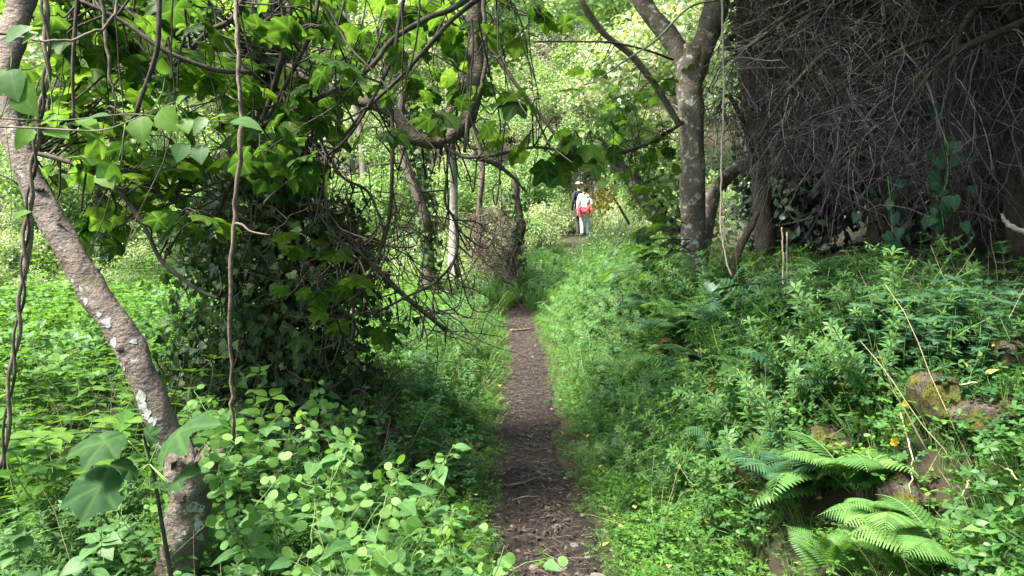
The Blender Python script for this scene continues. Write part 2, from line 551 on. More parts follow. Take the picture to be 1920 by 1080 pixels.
gx = axis([(-66, -30, 6), (-30, -8, 1.0), (-8, -2, .25), (-2, 4, .08), (4, 9, .3), (9, 30, 1.0), (30, 66, 6)])
gy = axis([(-14, 1, 1.0), (1, 9, .09), (9, 26, .3), (26, 60, 1.2), (60, 92, 8)])
X, Y = np.meshgrid(gx, gy)
Z = hgt(X, Y)
g = Geo()
nx, ny = len(gx), len(gy)
i, j = np.meshgrid(np.arange(ny - 1), np.arange(nx - 1), indexing='ij')
a = (i * nx + j).ravel()
g.add(np.stack([X, Y, Z], -1).reshape(-1, 3), np.concatenate([np.stack([a, a + 1, a + nx + 1], -1), np.stack([a, a + nx + 1, a + nx], -1)]))
o = g.obj('ground', M['soil'])
o['kind'] = 'structure'
o['label'] = 'dark soil and leaf mould under the undergrowth'

py_ = np.arange(1.2, 14.6, .06)
us = np.linspace(-1, 1, 13)
V = []
for y in py_:
    c = float(path_x(y))
    hw = .22 + .035 * math.sin(y * 2.1) + .03 * math.sin(y * 5.3 + 1)
    if y < 4.2:
        hw += .03 * (4.2 - y)
    for u in us:
        x = c + u * hw + .02 * math.sin(y * 9 + u * 4)
        V.append((x, y, 0))
V = np.array(V)
e = np.abs(np.tile(us, len(py_)))
V[:, 2] = hgt(V[:, 0], V[:, 1]) + .022 - .03 * (e > .95) + .010 * wob(V[:, 0], V[:, 1], 16, 1) + .008 * wob(V[:, 0], V[:, 1], 31, 4)
g = Geo()
k = len(us)
i, j = np.meshgrid(np.arange(len(py_) - 1), np.arange(k - 1), indexing='ij')
a = (i * k + j).ravel()
g.add(V, np.concatenate([np.stack([a, a + 1, a + k + 1], -1), np.stack([a, a + k + 1, a + k], -1)]))
path = g.obj('path', M['mulch'])
path['kind'] = 'structure'
path['label'] = 'narrow dark earth footpath strewn with twigs and stones'


# ------------------------------------------------------------------ scatter: uncountable ground cover, one object each
def scatter(name, protos, L, E, S, idx, label):
    kit = bpy.data.collections.new(name + '_kit')
    for q, me in enumerate(protos):
        kit.objects.link(bpy.data.objects.new('%s_kit_%02d' % (name, q), me))
    me = bpy.data.meshes.new(name)
    n = len(L)
    me.vertices.add(n)
    me.vertices.foreach_set('co', np.asarray(L, np.float32).ravel())
    at = me.attributes.new('rot', 'FLOAT_VECTOR', 'POINT'); at.data.foreach_set('vector', np.asarray(E, np.float32).ravel())
    at = me.attributes.new('scl', 'FLOAT', 'POINT'); at.data.foreach_set('value', np.asarray(S, np.float32))
    at = me.attributes.new('idx', 'INT', 'POINT'); at.data.foreach_set('value', np.asarray(idx, np.int32))
    ob = link(bpy.data.objects.new(name, me))
    ng = bpy.data.node_groups.new(name, 'GeometryNodeTree')
    ng.interface.new_socket('Geometry', in_out='INPUT', socket_type='NodeSocketGeometry')
    ng.interface.new_socket('Geometry', in_out='OUTPUT', socket_type='NodeSocketGeometry')
    n_, l_ = ng.nodes, ng.links
    gi, go = n_.new('NodeGroupInput'), n_.new('NodeGroupOutput')
    ci = n_.new('GeometryNodeCollectionInfo')
    ci.inputs['Collection'].default_value = kit
    ci.inputs['Separate Children'].default_value = True
    ci.inputs['Reset Children'].default_value = True
    ip = n_.new('GeometryNodeInstanceOnPoints')
    ip.inputs['Pick Instance'].default_value = True

    def na(nm, ty):
        q = n_.new('GeometryNodeInputNamedAttribute'); q.data_type = ty; q.inputs['Name'].default_value = nm
        return [s for s in q.outputs if s.enabled and s.name == 'Attribute'][0]
    er = n_.new('FunctionNodeEulerToRotation')
    l_.new(na('rot', 'FLOAT_VECTOR'), er.inputs[0])
    l_.new(er.outputs[0], ip.inputs['Rotation'])
    l_.new(na('scl', 'FLOAT'), ip.inputs['Scale'])
    l_.new(na('idx', 'INT'), ip.inputs['Instance Index'])
    l_.new(gi.outputs[0], ip.inputs['Points'])
    l_.new(ci.outputs[0], ip.inputs['Instance'])
    l_.new(ip.outputs[0], go.inputs[0])
    md = ob.modifiers.new('scatter', 'NODES')
    md.node_group = ng
    tag(ob, label, None, kind='stuff')
    return ob


def sample(n, x0, x1, y0, y1, dens, ybias=1.0):
    out = []
    tot = 0
    while tot < n:
        x = rng.uniform(x0, x1, 4 * n)
        y = y0 + (y1 - y0) * rng.random(4 * n) ** ybias
        p = dens(x, y)
        kq = rng.random(4 * n) < p
        out.append(np.stack([x[kq], y[kq]], -1)); tot += kq.sum()
        if len(out) > 40:
            break
    return np.concatenate(out)[:n]


def plant_scatter(name, protos, xy, s0, s1, label, tilt=.15, dz=0.0, smul=None):
    n = len(xy)
    z = hgt(xy[:, 0], xy[:, 1]) + dz
    E = np.stack([rng.normal(0, tilt, n), rng.normal(0, tilt, n), rng.uniform(0, 6.28, n)], -1)
    S = rng.uniform(s0, s1, n)
    if smul is not None:
        S = S * smul
    return scatter(name, protos, np.column_stack([xy, z]), E, S, rng.integers(0, len(protos), n), label)


# ---- plant prototypes (meshes with base at the origin)
def stalk(g, p0, p1, r, m, bow=.0, sides=3):
    p0, p1 = np.asarray(p0, float), np.asarray(p1, float)
    mid = (p0 + p1) / 2 + np.array([0, 0, bow])
    V, T, A = tube(np.array([p0, mid, p1]), [r, r * .7], sides, cap=False)
    g.add(V, T, m, A)


def proto_clover(mat, n=16, h=.13, spread=.13, size=.020):
    g = Geo()
    for q in range(n):
        a, r = rng.uniform(0, 6.28), spread * math.sqrt(rng.random())
        top = np.array([math.cos(a) * r, math.sin(a) * r, h * rng.uniform(.4, 1.05)])
        stalk(g, top * [.4, .4, 0], top, .0011, 1, .01)
        ph = rng.uniform(0, 6.28)
        up = norm(np.array([rng.normal(0, .35), rng.normal(0, .35), 1]))
        nl = 3 if rng.random() < .75 else 5
        th = ph + np.arange(nl) * 2 * math.pi / nl
        d = np.stack([np.cos(th), np.sin(th), np.full(nl, rng.uniform(-.1, .3))], -1)
        g.many(LEAFLET, frames(d, up, size * rng.uniform(.7, 1.35)), np.repeat(top[None], nl, 0), 0, np.full(nl, rng.random()))
    return g.mesh('clover_clump', [mat, M['stem']])


def proto_galium(mat, n=7, h=.42):
    g = Geo()
    for q in range(n):
        a = rng.uniform(0, 6.28)
        d = np.array([math.cos(a) * .5, math.sin(a) * .5, 1.0])
        pts = wander([math.cos(a) * .03, math.sin(a) * .03, 0], d, h * rng.uniform(.6, 1.1), 9, .16, .05)
        V, T, A = tube(pts, [.0022, .001], 3, cap=False); g.add(V, T, 1, A)
        for t in np.linspace(.15, 1, 9):
            f = t * (len(pts) - 1); i0 = min(int(f), len(pts) - 2)
            c = pts[i0] + (pts[i0 + 1] - pts[i0]) * (f - i0)
            ax = norm(pts[i0 + 1] - pts[i0])
            th = rng.uniform(0, 6.28) + np.arange(6) * 6.2832 / 6
            u = norm(np.cross(ax, [.3, .8, .1])); v = np.cross(ax, u)
            dd = np.cos(th)[:, None] * u + np.sin(th)[:, None] * v + ax * .35
            g.many(DIAM, frames(dd, ax, .048 * (1.15 - .5 * t)), np.repeat(c[None], 6, 0), 0)
            if rng.random() < .35:
                e_ = wander(c, dd[0], .07, 3, .2)
                V, T, A = tube(e_, [.001, .0007], 3, cap=False); g.add(V, T, 1, A)
                for s_ in (1, 2, 3):
                    g.many(DIAM, frames(rdir(5, .3), ax, .014), np.repeat(e_[s_][None], 5, 0), 0)
    return g.mesh('feathery_clump', [mat, M['stem']])


def proto_herb(mat, n=4, h=.5, size=.06, tpl=OVATE, pairs=6, lean=.25):
    g = Geo()
    for q in range(n):
        a = rng.uniform(0, 6.28)
        d = np.array([math.cos(a) * lean, math.sin(a) * lean, 1.0])
        hh = h * rng.uniform(.6, 1.1)
        pts = wander([math.cos(a) * .05, math.sin(a) * .05, 0], d, hh, 7, .09)
        V, T, A = tube(pts, [.0035, .0015], 3, cap=False); g.add(V, T, 1, A)
        ph = rng.uniform(0, 6.28)
        for p in range(pairs):
            t = .25 + .75 * p / (pairs - 1)
            f = t * 7; i0 = min(int(f), 6)
            c = pts[i0] + (pts[i0 + 1] - pts[i0]) * (f - i0)
            th = ph + p * 1.571 + np.array([0, math.pi])
            if p == pairs - 1:
                th = ph + np.arange(4) * 1.571
            dd = np.stack([np.cos(th), np.sin(th), np.full(len(th), rng.uniform(.05, .5))], -1)
            s_ = size * (1.15 - .55 * abs(t - .55)) * rng.uniform(.75, 1.2)
            g.many(tpl, frames(dd, [0, 0, 1], s_), np.repeat(c[None], len(th), 0) + dd * .01, 0)
    return g.mesh('herb_clump', [mat, M['stem']])


def proto_broad(mat, n=11, h=.22, size=.09, tpl=HEART):
    g = Geo()
    for q in range(n):
        a, r = rng.uniform(0, 6.28), rng.uniform(.03, .16)
        top = np.array([math.cos(a) * r, math.sin(a) * r, h * rng.uniform(.35, 1.1)])
        stalk(g, top * [.2, .2, 0], top, .002, 1, .02)
        d = np.array([[math.cos(a), math.sin(a), rng.uniform(-.3, .25)]]) + rng.normal(0, .25, (1, 3))
        g.many(tpl, frames(d, [0, 0, 1], size * rng.uniform(.6, 1.2)), top[None], 0)
    return g.mesh('broadleaf_clump', [mat, M['stem']])


def proto_grass(mat, n=45, h=.45, wd=.005, spread=.09):
    g = Geo()
    for q in range(n):
        a = rng.uniform(0, 6.28)
        r = spread * math.sqrt(rng.random())
        b = np.array([math.cos(a) * r, math.sin(a) * r, 0])
        a2 = a + rng.normal(0, .6)
        ln = h * rng.uniform(.5, 1.1)
        bend = rng.uniform(.15, .9)
        out = np.array([math.cos(a2), math.sin(a2), 0]); side = np.array([-math.sin(a2), math.cos(a2), 0])
        V, A = [], []
        for t in np.linspace(0, 1, 5):
            c = b + out * ln * bend * t * t * .8 + np.array([0, 0, ln * (t - .35 * bend * t * t)])
            wq = wd * (1 - t ** 2) + .0003
            V += [c - side * wq, c + side * wq]; A += [(0, -1, t), (0, 1, t)]
        T = []
        for s_ in range(4):
            p = s_ * 2
            T += [(p, p + 1, p + 3), (p, p + 3, p + 2)]
        g.add(V, T, 0, A)
    return g.mesh('grass_tuft', [mat])


def frond_mesh(mat, ln=1.0, pin=17, arch=.35, seed=0, name='frond'):
    """a fern frond along +Y, rising then arching over; bipinnate"""
    g = Geo()
    n = 2 * pin
    t = np.linspace(0, 1, 14)
    side = rng.normal(0, .06)
    ctr = np.stack([side * t * t * ln, ln * (t * .9), ln * (arch * np.sin(t * 2.2) - .10 * t * t)], -1)
    V, T, A = tube(ctr, [.010 * ln, .002 * ln], 3, cap=False); g.add(V, T, 1, A)
    for p in range(pin):
        tt = .14 + .84 * (p / (pin - 1)) ** .9
        c = np.array([np.interp(tt, t, ctr[:, k_]) for k_ in range(3)])
        c2 = np.array([np.interp(min(1, tt + .04), t, ctr[:, k_]) for k_ in range(3)])
        ax = norm(c2 - c) if tt < .97 else norm(ctr[-1] - ctr[-2])
        up = norm(np.cross([1, 0, 0], ax))
        L_ = ln * .30 * math.sin(math.pi * min(1, .16 + .86 * tt ** .8)) ** .9 + .012 * ln
        for s_ in (-1, 1):
            d = norm(np.array([s_ * 1.0, 0, 0]) + ax * (.28 + .5 * tt) - up * .12)
            g.many(PINNA, frames(d[None], up + ax * .12, L_), c[None], 0, np.array([rng.random() * .3 + seed * .1]))
    return g.mesh(name, [mat, M['stem']])


def proto_fern(mat, n=8, ln=.45):
    g = Geo()
    ms = []
    for q in range(n):
        fr = Geo()
        a = q / n * 6.28 + rng.normal(0, .25)
        t = np.linspace(0, 1, 10)
        l_ = ln * rng.uniform(.7, 1.1)
        el = rng.uniform(.5, .95)
        ctr = np.stack([np.cos(a) * l_ * t * .85, np.sin(a) * l_ * t * .85, l_ * (el * np.sin(t * 1.9) * .65 - .15 * t * t)], -1)
        V, T, A = tube(ctr, [.003, .001], 3, cap=False); g.add(V, T, 1, A)
        sd = np.array([-math.sin(a), math.cos(a), 0])
        tt = np.linspace(.12, 1, 18)
        pos = np.stack([np.interp(tt, t, ctr[:, k_]) for k_ in range(3)], -1)
        L_ = l_ * .26 * np.sin(math.pi * np.minimum(1, .2 + .8 * tt)) ** .8 + .01
        for s_ in (-1, 1):
            dd = sd * s_ + norm(np.gradient(pos, axis=0)) * .4 - np.array([0, 0, .12])
            g.many(LANCE, frames(dd, [0, 0, 1], L_), pos, 0)
    return g.mesh('fern_clump', [mat, M['stem']])


def proto_bush(mat, n=700, rx=.6, rz=.5, size=.06, tpl=OVATE_LO, hollow=.35, lobes=7):
    g = Geo()
    lc = rdir(lobes) * rng.uniform(.25, .65, (lobes, 1))
    lc[:, 2] = np.abs(lc[:, 2]) * .9
    k_ = rng.integers(0, lobes, n)
    d = rdir(n)
    r = rng.uniform(hollow, 1, n) ** .6 * rng.uniform(.32, .5, lobes)[k_]
    p = (lc[k_] + d * r[:, None]) * [rx, rx, rz] * 1.25 + [0, 0, rz * .55]
    p[:, 2] = np.abs(p[:, 2])
    g.many(tpl, frames(d * .6 + rdir(n) * .8 - [0, 0, .15], d + [0, 0, .9] + rng.normal(0, .5, (n, 3)), size * rng.uniform(.6, 1.25, n)), p, 0)
    for q in range(6):
        V, T, A = tube(wander([0, 0, 0], rdir(1, 1.2, .6)[0], rz * 1.1, 5, .25), [.012, .004], 4, cap=False); g.add(V, T, 1, A)
    return g.mesh('bush_clump', [mat, M['twig_brown']])


# ---- ground cover densities
def tree_gap(x, y):
    return sst(.7, 1.1, np.hypot((x - 1.6) / .75, (y - 6.1) / 2.0))


FG = [P(px, py, og(px, py, .1)) for px, py in ((1500, 960), (1620, 960), (1760, 1010), (1660, 1060), (1560, 1060))]


def fern_gap(x, y):
    q = 1.0
    for c in FG:
        q = q * sst(.10, .24, np.hypot(x - c[0], y - c[1]))
    return .12 + .88 * q


def off(x, y):
    return (x - path_x(y)) + 1.2 * sst(14.2, 15.2, y) * (1 - sst(20.3, 21.0, y)) * np.where(x > path_x(y), 1, -1)      # past the bend the weeds close over the path


# carpet hugging the path on both sides
K_clover = [proto_clover(M['clover'], 18, .10, .13, .019) for _ in range(4)]
xy = sample(5200, -2.2, 2.2, 1.6, 14, lambda x, y: (sst(.15, .30, np.abs(off(x, y)) + .06 * wob(x, y, 5))) * (1 - .75 * sst(.7, 1.6, np.abs(off(x, y)))), 1.35)
plant_scatter('clover_carpet', K_clover, xy, .55, 1.1, 'bright green clover carpet hugging both edges of the earth path',
              smul=.55 + .75 * sst(.2, .6, np.abs(off(xy[:, 0], xy[:, 1]))))

K_gal = [proto_galium(M['galium'], 7, .42) for _ in range(4)]
xy = sample(2900, -1.9, 3.4, 2.8, 17, lambda x, y: sst(.36, .8, np.abs(off(x, y))) * (1 - .93 * sst(1.1, 2.0, off(x, y))) * (.30 + .70 * sst(-.4, .3, off(x, y))) *
            (.25 + .75 * sst(4.2, 6, y)) * (.05 + .95 * tree_gap(x, y)), .95)
plant_scatter('feathery_weeds', K_gal, xy, .55, 1.15, 'feathery fine leaved weeds thick along the path',
              smul=.5 + .95 * sst(.3, 1.0, np.abs(off(xy[:, 0], xy[:, 1]))))

K_herb = [proto_herb(M['herb'], 4, .55, .075) for _ in range(4)] + [proto_herb(M['herb'], 5, .4, .055, HEART, 5, .4) for _ in range(2)]
xy = sample(3600, -11, -.9, 3.2, 24, lambda x, y: sst(.9, 1.8, -off(x, y)) * (1 - .6 * (x > -4.2) * (x < -1.2) * (y > 4.6) * (y < 7.4)), 1.1)
plant_scatter('leafy_undergrowth', K_herb + [K_gal[0], K_gal[1]], xy, .6, 1.5, 'light green leafy undergrowth filling the hollow beyond the leaning trunk')

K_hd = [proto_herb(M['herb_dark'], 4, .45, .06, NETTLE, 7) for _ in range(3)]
xy = sample(560, 1.0, 6, 2.4, 9, lambda x, y: sst(1.0, 1.7, off(x, y)) * (.25 + .75 * sst(.3, -.3, wob(x, y, 1.1, 2))) * (1 - .985 * sst(1.9, 2.7, off(x, y))) * (1 - .9 * sst(5.6, 7, y)) * tree_gap(x, y) * fern_gap(x, y), .9)
plant_scatter('shade_weeds', K_hd, xy, .45, .9, 'blue green nettle like weeds on the shaded bank under dead twigs')

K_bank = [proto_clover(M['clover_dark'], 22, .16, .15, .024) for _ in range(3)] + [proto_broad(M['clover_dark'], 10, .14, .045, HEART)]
xy = sample(2600, .75, 3.2, 1.5, 7.5, lambda x, y: sst(.6, .95, off(x, y)) * (.15 + .85 * sst(-.35, .35, wob(x, y, 2.3, 5))) * (1 - .7 * sst(2.2, 3.0, x)) * fern_gap(x, y), 1.2)
plant_scatter('bank_cover', K_bank, xy, .6, 1.2, 'round leaved green cover creeping over the stone bank', .35)

K_broad = [proto_broad(M['herb'], 10, .20, .07) for _ in range(2)] + [proto_herb(M['honesty'], 4, .36, .055, OVATE, 6, .35) for _ in range(3)]
xy = sample(900, -2.6, .0, 2.0, 6.5, lambda x, y: sst(.38, .75, -off(x, y)), 1.0)
plant_scatter('verge_weeds', K_broad, xy, .45, .95, 'mixed broad leaved weeds crowding the verge below the honesty plants')

K_grass = [proto_grass(M['grass'], 30, .30, .003, .07) for _ in range(3)]
xy = sample(1300, -2.5, 4, 2.0, 20, lambda x, y: sst(.25, .5, np.abs(off(x, y))) * (.25 + .75 * sst(8, 13, y)), .8)
plant_scatter('thin_grass', K_grass, xy, .5, 1.2, 'thin green grass blades mixed through the verge weeds')

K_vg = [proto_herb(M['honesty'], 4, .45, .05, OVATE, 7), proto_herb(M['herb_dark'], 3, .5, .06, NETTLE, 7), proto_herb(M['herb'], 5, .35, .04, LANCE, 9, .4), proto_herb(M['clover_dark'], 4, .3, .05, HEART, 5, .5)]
xy = sample(850, -1.6, 3.6, 3.2, 18, lambda x, y: sst(.42, .8, np.abs(off(x, y))) * (.35 + .65 * sst(-.2, .5, wob(x, y, 1.6, 7))) * tree_gap(x, y) * (1 - .95 * sst(1.3, 2.0, off(x, y))), .9)
plant_scatter('verge_herbs', K_vg, xy, .55, 1.3, 'mixed taller herbs standing through the feathery verge weeds', .2)


def proto_straw(n=6, h=.55):
    g = Geo()
    for q in range(n):
        V, T, A = tube(wander(rng.normal(0, .05, 3) * [1, 1, 0], rdir(1, 1.6, .7), h * rng.uniform(.5, 1.2), 6, .10, .03), [.0018, .0009], 3, cap=False); g.add(V, T, 0, A)
    return g.mesh('straw_clump', [M['straw']])


xy = sample(420, -2.8, 3.2, 2.0, 12, lambda x, y: sst(.3, .7, np.abs(off(x, y))))
plant_scatter('dry_stems', [proto_straw(), proto_straw(4, .7), proto_straw(9, .4)], xy, .5, 1.1, 'thin dry straw stems poking through the weeds', .3)
g = Geo()
n = 900
xx = sample(n, -2.6, 3.2, 1.8, 9, lambda x, y: sst(.15, .5, np.abs(off(x, y))))
g.many(OVATE_LO, frames(rdir(n) * [1, 1, .3], [0, 0, 1] + rng.normal(0, .4, (n, 3)), rng.uniform(.025, .055, n)), np.column_stack([xx, hgt(xx[:, 0], xx[:, 1]) + rng.uniform(.03, .22, n)]), 0)
tag(g.obj('fallen_leaves', attr_mat('fallen_leaf', [(.30, .24, .05), (.22, .14, .06), (.35, .31, .08), (.14, .09, .05)])), 'yellow and brown fallen leaves caught in the verge weeds', None, kind='stuff')

K_mid = [proto_bush(M['herb'], 260, .45, .5, .075, OVATE), proto_bush(M['honesty'], 240, .4, .55, .06, HEART), proto_herb(M['herb'], 9, .95, .07, OVATE, 9, .35)]
xy = sample(190, -8, -1.9, 5.0, 14, lambda x, y: 1 - .9 * (x > -3.6) * (y < 7.5))
plant_scatter('bushy_undergrowth', K_mid, xy, .6, 1.1, 'bushy taller weeds standing over the leafy hollow', .15)
# hillside scrub
K_hill = [proto_bush(M['hill'], 650, .8, .6, .10), proto_bush(M['hill'], 650, .7, .9, .085), proto_bush(M['far'], 700, .8, .7, .09), proto_bush(M['far'], 500, .5, 1.0, .07)]
def proto_brush(n=90, r=.7, h=.9):
    g = Geo()
    for q in range(n):
        c = np.array([rng.normal(0, r * .4), rng.normal(0, r * .4), rng.uniform(0, h * .7)])
        V, T, A = tube(wander(c, rdir(1, .5), rng.uniform(.3, .9) * h, 4, .3, .05), [.009, .003], 3, cap=False); g.add(V, T, 0, A)
    n = 160
    g.many(OVATE_LO, frames(rdir(n), rdir(n, .8), rng.uniform(.05, .09, n)), rng.normal(0, .3, (n, 3)) * [r, r, h * .6] + [0, 0, h * .6], 1)
    return g.mesh('brush_clump', [M['brush'], M['hill']])


K_hill += [proto_brush()]
xy = sample(3000, -34, 34, 17, 62, lambda x, y: (np.abs(x) < y * .85) * (1 - .85 * (np.abs(x - path_x(y)) < .9) * (y < 25)) * (1 - .8 * (x > path_x(y) + 1.5) * (y < 20)), 1.15)
plant_scatter('hillside_scrub', K_hill, xy, .7, 1.5, 'pale sunlit scrub covering the hillside behind the trees', .12, smul=.62 + .7 * sst(22, 40, xy[:, 1]))
xy = sample(1700, -16, 6, 13, 27, lambda x, y: (np.abs(x - path_x(y)) > 1.0) * (x < path_x(y) + 3), 1.0)
plant_scatter('hollow_scrub', K_hill, xy, .35, .75, 'low bright scrub and brambles filling the clearing', .15)

# litter on the path and on the bank under the thicket
g = Geo()
n = 9500
y = 1.6 + 15 * rng.random(n) ** 1.5
x = path_x(y) + rng.normal(0, .15, n)
d = rdir(n) * [1, 1, .12]
z = hgt(x, y) + .038
tp = leaf_tpl([0, .11, .14, .10, 0], .3, .2)
k_ = rng.random(n) < .45
g.many(tp, frames(d[k_], [0, 0, 1] + rng.normal(0, .3, (k_.sum(), 3)), rng.uniform(.015, .05, k_.sum())), np.column_stack([x, y, z])[k_], 0)
q = (np.array([(-.02, 0, 0), (.02, 0, 0), (0, .5, .03), (.015, 1, 0), (-.015, 1, 0)]), np.array([(0, 1, 2), (2, 3, 4), (0, 2, 4), (1, 3, 2)]), np.zeros((5, 3)))
g.many(q, frames(d[~k_], [0, 0, 1], rng.uniform(.02, .085, (~k_).sum())), np.column_stack([x, y, z])[~k_], 0)
o = g.obj('path_litter', M['litter'])
tag(o, 'brown leaf and twig litter lying on the earth path', None, kind='stuff')
g = Geo()
n = 5000
x = rng.uniform(1.6, 9, n); y = rng.uniform(3, 13, n)
d = rdir(n) * [1, 1, .15]
g.many(OVATE_LO, frames(d, [0, 0, 1] + rng.normal(0, .35, (n, 3)), rng.uniform(.04, .09, n)), np.column_stack([x, y, hgt(x, y) + .015]), 0)
o = g.obj('bank_leaf_litter', M['litter'])
tag(o, 'dead brown leaves covering the dark ground under the thicket', None, kind='stuff')


# ------------------------------------------------------------------ stones
def rock_mesh(name, mat, seed, flat=.6, sub=3, rough=.22):
    bm = bmesh.new()
    bmesh.ops.create_icosphere(bm, subdivisions=sub, radius=1)
    rr = np.random.default_rng(int(seed * 13) + 5)
    planes = [(Vector(norm(rr.normal(size=3))), rr.uniform(.52, .8)) for _ in range(11 if rough > .15 else 0)]
    for v in bm.verts:
        c = v.co * 1.1 + Vector((seed * 7.1, seed * 3.3, seed))
        f = 1 + rough * mnoise.noise(c) + rough * .7 * mnoise.noise(c * 2.3) + rough * .35 * mnoise.noise(c * 5.1)
        v.co *= f
        for nn, of in planes:
            ex = v.co.dot(nn) - of
            if ex > 0:
                v.co -= nn * ex * .92
        v.co.z *= flat
    me = bpy.data.meshes.new(name)
    bm.to_mesh(me); bm.free()
    for p in me.polygons:
        p.use_smooth = rough < .15
    me.materials.append(mat)
    return me


S_small = [rock_mesh('stone', M['lime'], s_, .55, 2, .5) for s_ in range(4)] + [rock_mesh('stone', M['lime_white'], s_ + 9, .5, 2, .5) for s_ in range(3)]
for (px, py, s_, k_) in [(1075, 1000, .045, 5), (1055, 1042, .06, 4), (1100, 1020, .04, 6), (985, 972, .03, 5), (1045, 968, .05, 2), (1000, 1040, .05, 1), (1110, 980, .05, 0),
                         (1025, 935, .04, 1), (1085, 1055, .035, 3), (960, 965, .025, 5), (1085, 912, .05, 2), (1050, 905, .05, 0), (1010, 868, .07, 3), (1060, 880, .06, 2),
                         (985, 890, .03, 4), (1030, 830, .06, 1), (1035, 755, .05, 2), (1010, 728, .06, 4), (975, 735, .05, 6), (990, 680, .06, 5), (1000, 660, .10, 2), (1005, 640, .11, 1),
                         (935, 770, .05, 4), (960, 690, .05, 0), (1065, 1070, .05, 4), (1120, 1060, .06, 1), (1040, 990, .04, 5), (970, 1010, .04, 2), (1025, 1015, .03, 4), (1090, 945, .035, 6)]:
    d = 1.52 * F / max(40, (py - 430))
    c = P(px, py, d)
    o = link(bpy.data.objects.new('stone', S_small[k_]), path)
    s_ *= rng.uniform(.5, .85) * (1 if py > 930 else .62)
    k_ = k_ if py > 930 else k_ % 4
    o.location = (c[0], c[1], float(hgt(c[0], c[1])) + .022)
    o.rotation_euler = (rng.normal(0, .2), rng.normal(0, .2), rng.uniform(0, 6))
    o.scale = (s_ * rng.uniform(.8, 1.2), s_ * rng.uniform(.7, 1), s_ * rng.uniform(.7, 1.1))

S_moss = [rock_mesh('mossy_stone', M['moss'], s_ + 20, .8, 4, .30) for s_ in range(4)]
MOSS = []
def mossy_rock_mat():
    m, n, l = mat_base('mossy_rock')
    tc = n.new('ShaderNodeTexCoord'); ge = n.new('ShaderNodeNewGeometry'); oi = n.new('ShaderNodeObjectInfo')
    nz = n.new('ShaderNodeTexNoise'); nz.inputs['Scale'].default_value = 3.2; nz.inputs['Detail'].default_value = 10; nz.inputs['Roughness'].default_value = .65
    ad = n.new('ShaderNodeVectorMath'); ad.operation = 'ADD'; l.new(tc.outputs['Object'], ad.inputs[0]); l.new(oi.outputs['Random'], ad.inputs[1])
    l.new(ad.outputs[0], nz.inputs[0])
    rk = ramp(n, [(.035, .028, .022), (.085, .072, .058), (.17, .15, .125)], [.35, .55, .72]); l.new(nz.outputs[0], rk.inputs[0])
    mo = n.new('ShaderNodeTexNoise'); mo.inputs['Scale'].default_value = 1.6; mo.inputs['Detail'].default_value = 8; l.new(ad.outputs[0], mo.inputs[0])
    r2 = ramp(n, [(0, 0, 0), (1, 1, 1)], [.42, .52]); l.new(mo.outputs[0], r2.inputs[0])
    mc = ramp(n, [(.020, .022, .006), (.055, .058, .012), (.10, .095, .018)], [.35, .5, .68]); l.new(nz.outputs[0], mc.inputs[0])
    mx = n.new('ShaderNodeMixRGB'); l.new(r2.outputs[0], mx.inputs[0]); l.new(rk.outputs[0], mx.inputs[1]); l.new(mc.outputs[0], mx.inputs[2])
    pb = n.new('ShaderNodeBsdfPrincipled'); l.new(mx.outputs[0], pb.inputs['Base Color']); pb.inputs['Roughness'].default_value = .95; pb.inputs['Specular IOR Level'].default_value = .15
    bp = n.new('ShaderNodeBump'); bp.inputs['Strength'].default_value = .8; bp.inputs['Distance'].default_value = .03; l.new(nz.outputs[0], bp.inputs['Height']); l.new(bp.outputs[0], pb.inputs['Normal'])
    o = n.new('ShaderNodeOutputMaterial'); l.new(pb.outputs[0], o.inputs[0])
    return m


